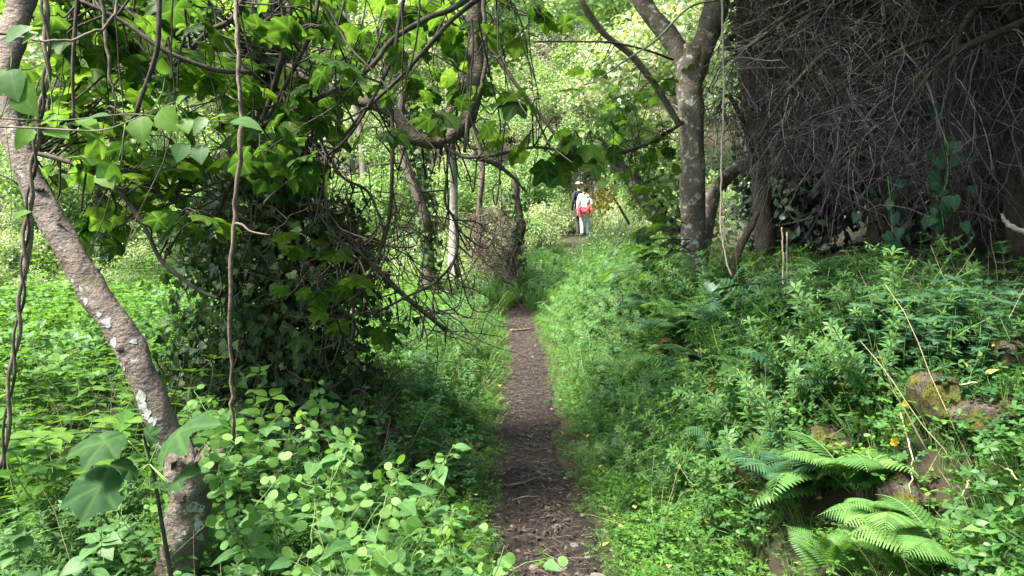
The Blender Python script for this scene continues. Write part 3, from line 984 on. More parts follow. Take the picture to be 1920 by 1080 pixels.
m_rock = mossy_rock_mat()
for me in S_moss:
    me.materials.clear(); me.materials.append(m_rock)
m_moss = leaf_mat('moss_tuft', [(.016, .022, .006), (.036, .050, .010), (.065, .082, .014), (.045, .045, .016)], .25, .8, .1, 0)
for me in S_moss:
    g = Geo()
    pv = np.array([v.co[:] for v in me.vertices]); pn = np.array([v.normal[:] for v in me.vertices])
    n = 3600
    wt = np.clip(pn[:, 2] + .35 + .8 * wob(pv[:, 0] * 3, pv[:, 2] * 3 + pv[:, 1] * 2), 0, 1) ** 1.5 + .02
    k_ = rng.choice(len(pv), n, p=wt / wt.sum())
    g.many(DIAM, frames(pn[k_] + rng.normal(0, .5, (n, 3)), rdir(n), rng.uniform(.03, .075, n)), pv[k_] + rng.normal(0, .03, (n, 3)) - pn[k_] * .015, 0)
    MOSS.append(g.mesh('moss', [m_moss]))
for px, py, d, sx, sy, sz, k_, lab in [
    (1762, 735, 3.25, .11, .14, .16, 0, 'upright mossy brown stone standing clear of leaves on the bank'),
    (1530, 625, 3.9, .12, .15, .13, 1, 'yellow mossed stone under the lime green leaf sprig'),
    (1905, 565, 4.3, .22, .25, .18, 2, 'dark mossy boulder at the thicket edge by the photo border'),
    (1435, 880, 2.9, .17, .16, .20, 3, 'mossy rock face hung with dry grass behind the ferns'),
    (1700, 920, 2.55, .14, .12, .12, 1, 'low mossy stone just above the bright fern frond'),
    (1880, 650, 3.2, .16, .14, .09, 2, 'stone capped with yellow moss beside the climbing leaves'),
    (1850, 770, 2.8, .15, .13, .11, 0, 'brown mossy stone low in the bank at the photo border'),
    (1610, 700, 3.3, .12, .12, .08, 3, 'small reddish mossed stone under the bank clover'),
    (1270, 640, 6.3, .25, .3, .16, 2, 'flat mossy stone at the foot of the forked tree'),
    (1330, 810, 3.9, .10, .10, .10, 1, 'small mossy stone in the gap beside yellowing fern'),
    (1560, 830, 2.8, .15, .15, .13, 3, 'mossy stone buried in leaves above the dark fern'),
]:
    c = P(px, py, og(px, py, .20 if py < 740 and px > 1500 else .13))
    o = link(bpy.data.objects.new('mossy_stone', S_moss[k_]))
    o.location = c
    o.rotation_euler = (rng.normal(0, .15), rng.normal(0, .15), rng.uniform(0, 6))
    o.scale = (sx * .78, sy * .8, sz * .95)
    o.location.z -= .02
    mo = link(bpy.data.objects.new('moss', MOSS[k_]), o); mo['kind'] = 'stuff'
    tag(o, lab, 'stone', 'mossy stones of the right bank')
o = link(bpy.data.objects.new('pale_stone', rock_mesh('pale_stone', M['lime_white'], 31, .35, 3, .4)))
o.location = P(1738, 652, og(1738, 652, .12)); o.scale = (.075, .07, .06)
tag(o, 'flat pale limestone slab lying bare on the bank', 'stone')

# ------------------------------------------------------------------ leaning broken fig trunk
def polyline_obj(name, pts, rad, mat, parent=None, sides=8, lump=0., k=6, seed=0):
    g = Geo()
    V, T, A = tube(smooth_path(pts, k), rad, sides, lump, True, seed)
    g.add(V, T, 0, A)
    return g.obj(name, mat, parent)


root = empty('leaning_fig_tree', P(335, 1130, 2.95))
root.location.z = float(hgt(root.location.x, root.location.y))
tag(root, 'leaning grey fig trunk growing out of a snapped stump', 'tree')
off0 = np.array(root.location)


def loc(pts):
    return np.asarray(pts) - off0


tk = smooth_path(loc(PP([(352, 960, 2.98), (335, 880, 2.94), (306, 800, 2.92), (270, 710, 2.93), (232, 630, 2.96), (182, 560, 3.0), (135, 478, 3.05), (82, 385, 3.1), (38, 290, 3.15),
                         (12, 215, 3.2), (8, 140, 3.3), (25, 60, 3.4), (48, -40, 3.5), (60, -200, 3.7)])), 8)
g = Geo()
V, T, A = tube(tk, [.054, .053, .055, .057, .058, .055, .050, .047, .048, .054, .06, .06], 28, .12, True, 1); g.add(V, T, 0, A)
tr = g.obj('trunk', M['bark'], root)
# snapped stump: rough cylinder with a torn rim
st = smooth_path(loc(PP([(318, 1200, 2.9), (328, 1100, 2.9), (345, 1010, 2.89), (358, 930, 2.88), (360, 850, 2.87)])), 7)
g = Geo()
V, T, A = tube(st, [.100, .086, .078, .082, .094], 26, .16, True, 3)
n_ = len(st)
for q in range(26):
    for ring, amt in ((n_ - 1, .030), (n_ - 2, .018)):
        V[ring * 26 + q, 2] += amt * (math.sin(q * 1.9) * .6 + math.sin(q * 4.7 + 1) * .6 + rng.normal(0, .35))
        V[ring * 26 + q, :2] += rng.normal(0, .008, 2)
V[n_ * 26 + 1, 2] -= .05
g.add(V, T, 0, A)
stump_ = g.obj('stump', M['bark'], root)
g = Geo()                                    # splinters of the break
for q in range(24):
    a = rng.uniform(0, 6.28)
    b = loc(P(362, 852, 2.87)) + np.array([math.cos(a) * .066, math.sin(a) * .066, -.03])
    V, T, A = tube(wander(b, [math.cos(a) * .3, math.sin(a) * .3, 1], rng.uniform(.015, .04), 3, .2), [.013, .006], 5); g.add(V, T, 0, A)
g.obj('torn_rim', M['bark'], stump_)['kind'] = 'stuff'
# lichen patches lying on the bark itself
from mathutils.bvhtree import BVHTree
lich = plain_mat('lichen', [(.17, .17, .155), (.34, .36, .345), (.50, .53, .51)], 55, .9, .5, .01)
bvh = []
for ob in [q for q in root.children if q.name.split('.')[0] in ('trunk', 'stump')]:
    bvh.append(BVHTree.FromPolygons([tuple(v.co + root.location) for v in ob.data.vertices], [tuple(p.vertices) for p in ob.data.polygons]))
eye = Vector((0, 0, CAM_H))


def cast(px, py):
    dr = Vector(P(px, py, 1.0)) - eye
    best = None
    for b in bvh:
        h = b.ray_cast(eye, dr.normalized())
        if h[0] is not None and (best is None or h[3] < best[3]):
            best = h
    return None if best is None else best[0] - dr.normalized() * .0025


for (px, py, rx, ry) in [(263, 752, 12, 17), (273, 776, 10, 11), (286, 790, 8, 8), (365, 952, 17, 9), (372, 985, 9, 12), (212, 642, 6, 9), (160, 565, 4, 7), (296, 838, 6, 6), (376, 1008, 8, 6), (228, 690, 5, 9), (250, 640, 7, 5), (185, 590, 5, 5), (200, 610, 9, 5), (345, 1000, 5, 4)]:
    n_, pts = 22, []
    c0 = cast(px, py)
    for q in range(n_):
        a = q / n_ * 6.2832
        k_ = 1 + .16 * math.sin(a * 3 + px) + .12 * math.sin(a * 5 + py) + rng.normal(0, .08)
        h = cast(px + math.cos(a) * rx * k_, py + math.sin(a) * ry * k_)
        if h is not None:
            pts.append(h)
    if c0 is None or len(pts) < 12:
        continue
    g = Geo()
    V = np.array([c0[:]] + [p[:] for p in pts]) - off0
    g.add(V, [(0, 1 + q, 1 + (q + 1) % len(pts)) for q in range(len(pts))])
    g.obj('lichen_patch', lich, tr if py < 845 else stump_)
# healed branch scars
for (px, py, r_) in [(75, 355, .018), (182, 505, .012), (225, 655, .014), (110, 420, .010), (335, 930, .02), (392, 900, .016)]:
    h = cast(px, py)
    if h is None:
        continue
    ob = link(bpy.data.objects.new('knot', rock_mesh('knot', M['bark'], px * .01, 1.0, 3, .5)), tr if py < 845 else stump_)
    ob.location = Vector(h) - Vector(off0); ob.scale = (r_ * 1.3, r_ * .8, r_)

# fig sapling in front of the stump
root = empty('fig_sapling', P(315, 1080, 2.55))
tag(root, 'young fig shoot with five big lobed leaves before the snapped stump', 'sapling')
off0 = np.array(root.location)
polyline_obj('stem', loc(PP([(322, 1090, 2.55), (305, 990, 2.55), (290, 900, 2.54), (278, 850, 2.52), (268, 815, 2.5)])), [.008, .006, .004], M['twig'], root, 6)
FIGM_Y = []
for t_ in FIGS:
    g = Geo(); g.add(*t_[:2], 0, t_[2], 0.0); FIGM_Y.append(g.mesh('leaf', [M['fig_young']]))
for (bx, by, tx, ty, d, dt, s_, k_, nz) in [(298, 830, 405, 778, 2.5, 2.42, 1.0, 1, (-.25, -.42, .9)), (240, 826, 112, 836, 2.5, 2.45, 1.0, 3, (.05, -.34, .95)), (262, 885, 205, 868, 2.5, 2.42, .75, 2, (.2, -.45, .9)),
                                            (235, 895, 97, 945, 2.48, 2.40, 1.1, 0, (.1, -.5, .85)), (318, 905, 365, 875, 2.45, 2.4, .6, 3, (-.2, -.5, .85)), (268, 825, 300, 800, 2.52, 2.5, .45, 1, (0, -.9, .4)), (312, 905, 288, 915, 2.45, 2.4, .45, 2, (0, -.7, .7))]:
    b, t_ = loc(P(bx, by, d)), loc(P(tx, ty, dt))
    L_ = np.linalg.norm(t_ - b)
    lf = link(bpy.data.objects.new('leaf', FIGM_Y[k_]), root)
    lf.matrix_local = m4(frames((t_ - b)[None], np.array(nz, float), L_)[0], b)
    lf.scale = lf.scale * .95
    bpy.context.view_layer.update()
    pe = polyline_obj('petiole', [loc(P(280, 870, 2.52)), b], [.003, .002], M['stem'], lf, 4)
    pe.matrix_parent_inverse = lf.matrix_basis.inverted()


# ------------------------------------------------------------------ hanging vines and twigs (each one a thing)
def vine(name, label, cat, pts, rad, mat, sides=6, lump=.15, group=None, side=None, k=6):
    pts = np.asarray(pts)
    sp_ = smooth_path(pts, k)
    sp_ = sp_ + rng.normal(0, .003, sp_.shape)
    g = Geo()
    V, T, A = tube(sp_, rad, sides, lump, True, rng.random() * 6); g.add(V, T, 0, A)
    for s_ in side or []:
        V, T, A = tube(smooth_path(s_[0], 4), s_[1], 5); g.add(V, T, 0, A)
    o = g.obj(name, mat)
    return tag(o, label, cat, group)


vine('hanging_vine', 'straight rough brown vine hanging in front of the ivy mound', 'vine',
     PP([(440, -120, 2.65), (442, 0, 2.62), (447, 100, 2.6), (452, 200, 2.6), (448, 300, 2.6), (437, 430, 2.62), (432, 600, 2.65), (434, 720, 2.7), (438, 835, 2.75)]), [.007, .008, .0075, .006], M['twig_brown'], 7, .25,
     side=[(PP([(437, 418, 2.62), (455, 422, 2.6), (470, 434, 2.58), (506, 441, 2.56)]), [.006, .0025]), (PP([(450, 190, 2.6), (438, 186, 2.58), (430, 180, 2.58)]), [.004, .002])])
for (o1, lab) in ((0, 'thicker strand of the twisted vine pair before the leaning trunk'), (1.6, 'thinner dark strand twisted round the vine pair before the leaning trunk')):
    base = smooth_path(PP([(78, -100, 2.7), (82, 0, 2.7), (88, 120, 2.68), (72, 230, 2.66), (60, 330, 2.66), (47, 450, 2.66), (40, 560, 2.64), (22, 700, 2.62), (4, 880, 2.6)]), 14)
    t_ = np.arange(len(base)) * .42 + o1 * 2
    tw = base + np.stack([np.cos(t_), np.sin(t_), 0 * t_], -1) * .009
    g = Geo(); V, T, A = tube(tw, [.009, .008, .007] if o1 == 0 else [.006, .005], 6, .15); g.add(V, T, 0, A)
    tag(g.obj('twisted_vine', M['twig_brown'] if o1 == 0 else M['twig']), lab, 'vine')
vine('arching_twig', 'pale thin twig arching across the top of the twisted vines', 'twig', PP([(-60, 52, 2.2), (0, 62, 2.2), (100, 77, 2.2), (165, 66, 2.2), (208, 32, 2.22), (228, -40, 2.25)]), [.004, .0035, .005], M['twig_brown'])
vine('dangling_twig', 'pale twig dangling near the top beside the arching twig', 'twig', PP([(183, -60, 2.9), (196, 40, 2.9), (204, 130, 2.9), (216, 190, 2.92), (212, 240, 2.95)]), [.008, .007, .004, .002], M['twig_brown'])
vine('pale_liana', 'thin pale liana hanging beside the forked tree before the dead twigs', 'vine', PP([(1354, -80, 5.6), (1355, 60, 5.6), (1357, 180, 5.6), (1353, 300, 5.6), (1351, 400, 5.6), (1357, 470, 5.6), (1372, 520, 5.6)]), [.009, .008, .007, .006], M['bleached'])
vine('bare_liana', 'dark rope like liana hanging from the bough into the ivy mound', 'vine', PP([(527, -100, 4.3), (533, 60, 4.3), (535, 180, 4.3), (545, 250, 4.35), (560, 320, 4.4), (590, 420, 4.5)]), [.010, .011, .009, .007], M['twig'])
vine('liana_on_trunk', 'grey liana draped down the hanging bough to its elbow', 'vine', PP([(910, -60, 4.25), (908, 50, 4.25), (912, 110, 4.25), (900, 170, 4.25), (878, 220, 4.28), (870, 285, 4.3)]), [.013, .012, .012, .010], M['bark_bough'])
vine('dry_stalk', 'taller of two pale dry stalks standing in the bank weeds', 'stalk', PP([(1473, 612, 4.6), (1470, 540, 4.6), (1468, 470, 4.6), (1467, 425, 4.6)]), [.008, .006, .005], M['straw'], 5, .05)
vine('dry_stalk', 'shorter of two pale dry stalks standing in the bank weeds', 'stalk', PP([(1478, 600, 4.62), (1476, 540, 4.62), (1474, 434, 4.62)]), [.006, .005, .004], M['straw'], 5, .05)
vine('fallen_branch', 'bleached branch lying over dead leaves at the thicket edge', 'branch', PP([(1990, 470, 4.9), (1925, 437, 5.0), (1890, 420, 5.1), (1880, 402, 5.2)]), [.022, .018, .010], M['bleached'], 7, .2)
vine('fallen_branch', 'reddish bare branch lying in the dark under the thicket', 'branch', PP([(1865, 415, 5.6), (1830, 400, 5.8), (1780, 395, 6.0)]), [.014, .010, .006], M['twig_brown'], 6, .1)
vine('snag', 'small black forked snag poking out of the path side weeds', 'branch', PP([(1168, 645, 7.6), (1163, 600, 7.6), (1158, 575, 7.6), (1145, 563, 7.6)]), [.03, .026, .02, .012], M['bark_dark'], 7, .2,
     side=[(PP([(1158, 575, 7.6), (1166, 562, 7.6), (1165, 550, 7.6)]), [.014, .008])])
vine('bare_sprig', 'bare dark sprig rising from weeds below the two walkers', 'twig', PP([(1130, 505, 9), (1150, 470, 9), (1170, 445, 9), (1182, 425, 9)]), [.010, .008, .004], M['twig'], 5, .1, side=[(PP([(1148, 472, 9), (1156, 440, 9), (1170, 405, 9), (1178, 370, 9)]), [.006, .003]), (PP([(1172, 443, 9), (1182, 445, 9), (1186, 432, 9)]), [.006, .003])])

# twigs across the path (children of the path)
for (ax_, ay_, bx, by_, r_) in [(955, 893, 1005, 878, .009), (935, 870, 948, 868, .008), (958, 612, 1000, 608, .02), (985, 1018, 1030, 1005, .006), (960, 918, 1010, 915, .005), (1000, 850, 1040, 846, .006), (970, 800, 1000, 806, .007)]:
    da, db = 1.5 * F / (ay_ - 430), 1.5 * F / (by_ - 430)
    a_, b_ = P(ax_, ay_, da), P(bx, by_, db)
    a_[2], b_[2] = hgt(a_[0], a_[1]) + .045, hgt(b_[0], b_[1]) + .045
    polyline_obj('twig', [a_, (a_ + b_) / 2 + rng.normal(0, .01, 3), b_], [r_, r_ * .6], M['twig_brown'], path, 5)

# ------------------------------------------------------------------ fig tree over the path: ivy clad trunk, crooked bough, branches, leaves
root = empty('fig_tree', P(520, 770, 5.6))
root.location.z = float(hgt(root.location.x, root.location.y))
tag(root, 'crooked fig tree whose bent bough and lobed leaves overhang the path', 'tree')
off0 = np.array(root.location)
trunk_pts = PP([(520, 830, 5.6), (515, 650, 5.6), (525, 450, 5.5), (528, 280, 5.3), (520, 130, 5.1), (515, -20, 4.9), (530, -300, 4.8)])
polyline_obj('trunk', loc(trunk_pts), [.13, .11, .10, .09, .08, .06], M['bark_dark'], root, 12, .2)
bough = PP([(470, 95, 5.05), (540, 128, 4.8), (600, 155, 4.65), (660, 185, 4.55), (712, 200, 4.5), (745, 218, 4.5), (764, 246, 4.5), (790, 264, 4.5), (832, 262, 4.5), (866, 238, 4.5), (886, 195, 4.5), (893, 140, 4.5), (889, 60, 4.5), (893, -40, 4.5), (900, -200, 4.6)])
polyline_obj('bough', loc(bough), [.030, .032, .033, .034, .036, .040, .043, .042, .045, .050, .050, .050, .050, .050], M['bark_bough'], root, 16, .12, 7)
mains = [
    (PP([(470, 250, 3.9), (505, 228, 3.85), (600, 182, 3.8), (690, 130, 3.8), (735, 75, 3.8), (800, 35, 3.8), (850, 15, 3.8), (930, -40, 3.8)]), [.012, .014, .014, .016]),
    (PP([(590, 420, 4.0), (620, 300, 3.95), (680, 212, 3.9), (745, 150, 3.9), (800, 90, 3.9), (850, 35, 3.9), (920, -20, 3.9)]), [.006, .010, .012, .013]),
    (PP([(560, 325, 3.7), (640, 270, 3.7), (690, 200, 3.7), (735, 110, 3.7), (748, 40, 3.7), (770, -60, 3.7)]), [.006, .009, .012]),
    (PP([(822, 262, 4.4), (850, 285, 4.3), (880, 295, 4.25), (930, 290, 4.2), (1000, 276, 4.1), (1060, 285, 4.0), (1090, 300, 4.0)]), [.014, .010, .006]),
    (PP([(895, 296, 4.3), (930, 308, 4.3), (965, 335, 4.3), (985, 360, 4.3)]), [.016, .012, .004]),
    (PP([(640, 435, 4.9), (700, 498, 4.9), (760, 556, 4.95), (835, 618, 5.0)]), [.014, .018, .016]),
    (PP([(735, 205, 4.3), (735, 330, 4.3), (728, 420, 4.35), (700, 500, 4.4), (655, 580, 4.5), (640, 640, 4.5)]), [.012, .012, .010, .008]),
    (PP([(840, 270, 4.4), (838, 330, 4.4), (835, 380, 4.4), (855, 420, 4.45), (855, 480, 4.45), (815, 530, 4.5), (755, 560, 4.5), (700, 590, 4.5)]), [.008, .009, .009, .007]),
    (PP([(40, 285, 3.7), (80, 290, 3.65), (150, 312, 3.6), (222, 357, 3.6), (272, 428, 3.6), (305, 492, 3.6), (372, 543, 3.6), (410, 560, 3.6)]), [.012, .012, .011, .008]),
    (PP([(300, -60, 3.3), (297, 60, 3.3), (290, 110, 3.3), (262, 190, 3.3), (250, 240, 3.35)]), [.012, .011, .009]),
    (PP([(150, -60, 3.2), (140, 60, 3.2), (136, 140, 3.2), (138, 225, 3.2)]), [.009, .008, .006]),
    (PP([(600, -60, 3.9), (590, 40, 3.9), (560, 110, 3.9), (530, 170, 3.95), (480, 260, 4.0)]), [.012, .012, .010]),
    (PP([(480, -60, 3.6), (440, 30, 3.6), (390, 60, 3.6), (340, 110, 3.6), (280, 160, 3.6)]), [.016, .014, .010]),
    (PP([(150, 0, 3.4), (230, 40, 3.4), (310, 95, 3.4), (400, 130, 3.45), (470, 135, 3.5)]), [.008, .011, .012]),
    (PP([(545, -40, 4.1), (540, 60, 4.1), (520, 140, 4.15), (490, 230, 4.2), (440, 330, 4.3), (400, 420, 4.4)]), [.018, .018, .015, .010]),
    (PP([(330, 380, 4.0), (400, 345, 3.95), (470, 330, 3.95), (560, 300, 3.95), (640, 280, 3.95)]), [.006, .008, .009]),
    (PP([(720, 430, 4.3), (690, 360, 4.3), (640, 330, 4.2), (600, 260, 4.2), (575, 200, 4.1)]), [.008, .008, .006]),
    (PP([(905, 75, 6.0), (940, 120, 6.0), (985, 180, 6.0), (1040, 250, 6.0), (1085, 300, 6.0)]), [.018, .017, .012]),
    (PP([(1030, -40, 5), (1000, 30, 5), (960, 80, 5), (920, 120, 5.0), (870, 145, 4.9)]), [.008, .007, .005]),
]
anchor = []
for pts, rad in mains:
    s_ = smooth_path(pts, 6)
    anchor.append(s_)
    polyline_obj('branch', loc(pts), rad, M['twig'] if rad[0] < .025 else M['bark_bough'], root, 7, .12, 6)
anchor.append(smooth_path(bough, 6))
anchor.append(smooth_path(trunk_pts, 5)[14:])
AN = np.concatenate(anchor)
# dense curly dark twigs
g = Geo()
def twig_to(g, tgt, r0=.006, r1=.002, sag=.1, n=7):
    d2 = np.linalg.norm(AN - tgt, axis=1) + rng.random(len(AN)) * .35
    s_ = AN[np.argmin(d2)]
    mid = (s_ + tgt) / 2 + rng.normal(0, .16, 3) * np.linalg.norm(tgt - s_) + [0, 0, sag]
    m2 = (mid + tgt) / 2 + rng.normal(0, .10, 3) * np.linalg.norm(tgt - s_)
    p = smooth_path([s_, mid, m2, tgt], 4)
    V, T, A = tube(p - off0, [r0, r1], 5, cap=False); g.add(V, T, 0, A)
    return p


leafsites = []      # (position, outward direction, size)
def leaf_cluster(g, tgt, nl, size, flat=1.0):
    p = twig_to(g, tgt)
    dirn = norm(p[-1] - p[-3])
    for q in range(nl):
        t = len(p) - 1 - int(rng.integers(0, max(2, int(len(p) * .6))))
        b = p[t]
        a = rng.uniform(0, 6.28)
        o_ = np.array([math.cos(a), math.sin(a), rng.uniform(-.45, .25)]) + dirn * .4
        pe = b + norm(o_) * rng.uniform(.05, .11)
        V, T, A = tube(np.array([b, (b + pe) / 2 + [0, 0, .012], pe]) - off0, [.0022, .0016], 3, cap=False); g.add(V, T, 0, A)
        leafsites.append((pe, norm(o_ - [0, 0, .25]), size * rng.uniform(.65, 1.2)))


def region(n, x0, x1, y0, y1, d0, d1):
    return [P(rng.uniform(x0, x1), rng.uniform(y0, y1), rng.uniform(d0, d1)) for _ in range(n)]


for tgt in region(120, 60, 620, -40, 320, 3.4, 5.0):
    leaf_cluster(g, tgt, 5, .15)
for tgt in region(16, 150, 380, 300, 480, 3.4, 4.3):
    leaf_cluster(g, tgt, 4, .14)
for tgt in region(40, 600, 900, -40, 170, 4.2, 5.8):
    leaf_cluster(g, tgt, 4, .15)
for tgt in [P(700, 60, 3.6), P(760, 170, 4.2), P(800, 205, 4.2), P(840, 215, 4.3), P(900, 170, 4.4), P(960, 170, 4.2), P(990, 180, 4.0), P(1010, 175, 4.0), P(960, 250, 4.2), P(1000, 270, 4.1), P(1070, 290, 4.0), P(1090, 300, 4.0), P(1085, 270, 4.1), P(1050, 260, 4.2),
            P(1120, 290, 4.1), P(940, 60, 4.6), P(990, 30, 4.6), P(1010, 70, 4.6), P(1050, 25, 4.6), P(985, 10, 4.6), P(690, 240, 4.2), P(610, 330, 4.1), P(560, 330, 3.9), P(560, 545, 4.0), P(620, 590, 4.1), P(520, 545, 4.2), P(600, 470, 4.4), P(690, 600, 4.3), P(570, 640, 4.2), P(660, 530, 4.0), P(540, 460, 4.3)]:
    leaf_cluster(g, tgt, 3, .155)
for tgt in region(120, 540, 960, 160, 660, 4.1, 5.2):
    twig_to(g, tgt, .006, .0025, -.12)
for tgt in region(150, 80, 640, -20, 450, 3.4, 4.8):
    twig_to(g, tgt, .006, .0025, -.02)
for q in range(60):
    c = P(rng.uniform(90, 1010), rng.uniform(-70, 60), rng.uniform(3.3, 5.0))
    V, T, A = tube(wander(c, [rng.normal(0, .25), rng.normal(0, .2), -1], rng.uniform(.45, 1.5), 10, .17, .05) - off0, [.0055 * rng.uniform(.6, 1.3), .002], 5, cap=False); g.add(V, T, 0, A)
o = g.obj('twigs', M['twig'], root); o['kind'] = 'stuff'
# unseen canopy extended above the frame to shade the place
up_ = [np.array([rng.uniform(-7.0, .8), rng.uniform(-3.5, 8.2), rng.uniform(3.2, 6.2)]) for _ in range(1700)]
up_ = [q for q in up_ if q[2] > CAM_H + .36 * q[1] + .25]
FIGM = []
for t_ in FIGS:
    for sd_ in (0.0, .35):
        g = Geo(); g.add(t_[0], t_[1], 0, t_[2], sd_); FIGM.append(g.mesh('leaf', [M['fig']]))
leafsites.sort(key=lambda q: np.linalg.norm(q[0] - [0, 0, CAM_H]) / q[2])
g = Geo()
for q, (p, d, s_) in enumerate(leafsites):
    nn = norm(np.array([rng.normal(0, .5), rng.normal(0, .5) + .42, 1]))
    if q < 300:
        lf = link(bpy.data.objects.new('leaf', FIGM[q % len(FIGM)]), root)
        lf.matrix_local = m4(frames(d[None], nn, s_)[0], p - off0)
    else:
        g.many(FIGS[q % 4], frames(d[None], nn, s_), (p - off0)[None], 0)
for q, p in enumerate(up_):
    g.many(FIG_FAR[q % 2], frames(rdir(1), np.array([rng.normal(0, .3), rng.normal(0, .3), 1]), rng.uniform(.14, .24)), (p - off0)[None], 0)
o = g.obj('canopy_leaves', M['fig'], root); o['kind'] = 'stuff'

# bright leafy shoot in front
root = empty('leafy_shoot', P(0, 225, 2.05))
tag(root, 'two thin shoots of bright serrated leaves lit before the fig canopy', 'shoot')
off0 = np.array(root.location)
s1, s2 = PP([(-60, 218, 2.05), (0, 222, 2.05), (110, 226, 2.05), (250, 214, 2.05), (340, 228, 2.05), (430, 226, 2.05)]), PP([(-60, 236, 2.0), (60, 240, 2.0), (180, 245, 2.0), (235, 230, 2.0), (290, 205, 2.0), (330, 190, 2.0)])
for s_ in (s1, s2):
    polyline_obj('stem', loc(s_), [.0035, .002, .001], M['twig_brown'], root, 5)
g = Geo(); g.add(NETTLE[0], NETTLE[1], 0, NETTLE[2], 0.0); shoot1 = g.mesh('leaf', [M['shoot']])
w_ = leaf_tpl([0, .28, .38, .40, .36, .26, .14, 0], .2, .2, 1, .12)
g = Geo(); g.add(w_[0], w_[1], 0, w_[2], 0.3); shoot2 = g.mesh('leaf', [M['shoot']])
for (px, py, dx, dy, s_, k_, nz) in [(435, 226, 1, .12, 55, 0, (0, -.5, 1)), (262, 218, .05, 1, 48, 1, (0, -1, .2)), (300, 205, .45, .6, 62, 1, (-.4, -.8, .4)), (330, 195, .4, -.6, 30, 0, (0, -.8, .5)), (385, 220, -.6, .7, 42, 0, (.2, -.6, .8)),
                                   (345, 222, .2, .8, 30, 1, (0, -.7, .7)), (400, 222, .6, -.35, 35, 0, (0, -.5, .9)), (375, 272, .0, 1, 32, 1, (.1, -1, .1)), (345, 268, -.4, .9, 36, 1, (.2, -.9, .3)), (205, 215, -1, .05, 50, 0, (0, -.4, 1)),
                                   (150, 224, .8, .35, 45, 0, (0, -.4, 1)), (75, 232, .8, -.5, 40, 0, (0, -.6, .8)), (60, 238, -.7, .8, 50, 0, (.3, -.7, .5)), (90, 243, .9, .2, 40, 1, (0, -.5, .9)), (310, 140, -.3, -1, 30, 1, (0, -1, .2)),
                                   (20, 130, .1, 1, 55, 1, (0, -1, .1)), (10, 75, .9, -.7, 45, 0, (0, -.8, .5)), (0, 130, -.1, .9, 50, 1, (.2, -.8, .5)), (35, 160, .4, .9, 60, 1, (-.3, -.8, .3)), (20, 415, .7, -.6, 42, 0, (0, -.6, .8)), (70, 60, -.8, .4, 40, 0, (0, -.7, .7)),
                                   (205, 340, -.5, -.7, 45, 1, (0, -.9, .3)), (215, 345, -.1, -1, 42, 0, (.4, -.9, .1)), (190, 320, .5, .8, 36, 1, (0, -.8, .5))]:
    b = loc(P(px, py, 2.03)); t_ = loc(P(px + dx * s_, py + dy * s_, 2.0))
    lf = link(bpy.data.objects.new('leaf', (shoot1, shoot2)[k_]), root)
    lf.matrix_local = m4(frames((t_ - b)[None], np.array(nz, float), np.linalg.norm(t_ - b))[0], b)
g = Geo()
for (ax_, ay_, bx, by_) in [(330, 190, 375, 272), (330, 195, 345, 268), (285, 207, 310, 140), (235, 230, 205, 340), (0, 222, 20, 130), (0, 222, 35, 160), (20, 130, 10, 75), (10, 240, 20, 415), (100, 226, 70, 60)]:
    V, T, A = tube(smooth_path([loc(P(ax_, ay_, 2.03)), loc(P((ax_ + bx) / 2 + 6, (ay_ + by_) / 2, 2.03)), loc(P(bx, by_, 2.03))], 4), [.0016, .001], 4); g.add(V, T, 0, A)
g.obj('side_stem', M['stem'], root)

# ------------------------------------------------------------------ ivy mound around the fig trunk
root = empty('ivy_mound', P(520, 780, 5.4))
root.location.z = float(hgt(root.location.x, root.location.y))
tag(root, 'dark ivy mound smothering the fig trunk and old branches', 'ivy')
off0 = np.array(root.location)
g = Geo()
blobs = [(520, 690, 5.3, .75, .55), (470, 600, 5.2, .62, .55), (585, 590, 5.1, .5, .45), (510, 480, 5.2, .58, .5), (600, 480, 5.2, .45, .4), (440, 420, 5.2, .45, .45), (520, 350, 5.2, .40, .4), (525, 240, 5.15, .26, .35), (518, 120, 5.0, .2, .35),
         (400, 720, 5.3, .5, .4), (515, 20, 4.9, .18, .3)]
sites = []
for (px, py, d, rx, rz) in blobs:
    c = P(px, py, d)
    n = int(1750 * rx)
    dd = rdir(n)
    pp = c + dd * [rx, rx * .8, rz] * rng.uniform(.55, 1.12, (n, 1)) ** .8 * (1 + .38 * wob(dd[:, 0] * 4 + px, dd[:, 2] * 4, 1.0))[:, None]
    sites.append(np.concatenate([pp, dd], 1))
sites = np.concatenate(sites)
sites = sites[sites[:, 2] > hgt(sites[:, 0], sites[:, 1])]
cd = np.linalg.norm(sites[:, :3] - [0, 0, CAM_H], axis=1)
sites = sites[np.argsort(cd)]
ndir = norm(sites[:, 3:] * [1, 1, .6] + [0, -.1, .35] + rng.normal(0, .4, (len(sites), 3)))
ldir = np.array([0, 0, -1.0]) + rng.normal(0, .55, (len(sites), 3))
ss = rng.uniform(.028, .085, len(sites))
FR = frames(ldir, ndir, ss)
g0 = Geo(); g0.add(IVY[0], IVY[1], 0, IVY[2], 0.0); ivym = g0.mesh('leaf', [M['ivy']])
for q in range(300):
    lf = link(bpy.data.objects.new('leaf', ivym), root)
    lf.matrix_local = m4(FR[q], sites[q, :3] - off0)
g.many(IVY, FR[300:], sites[300:, :3] - off0, 0)
o = g.obj('ivy_leaves', M['ivy'], root); o['kind'] = 'stuff'
g = Geo()
for q in range(170):
    c = P(rng.uniform(400, 690), rng.uniform(380, 800), rng.uniform(4.9, 5.7))
    V, T, A = tube(wander(c, rdir(1, -.3)[0], rng.uniform(.4, 1.1), 7, .3, .08) - off0, [.007, .003], 4, cap=False); g.add(V, T, 0, A)
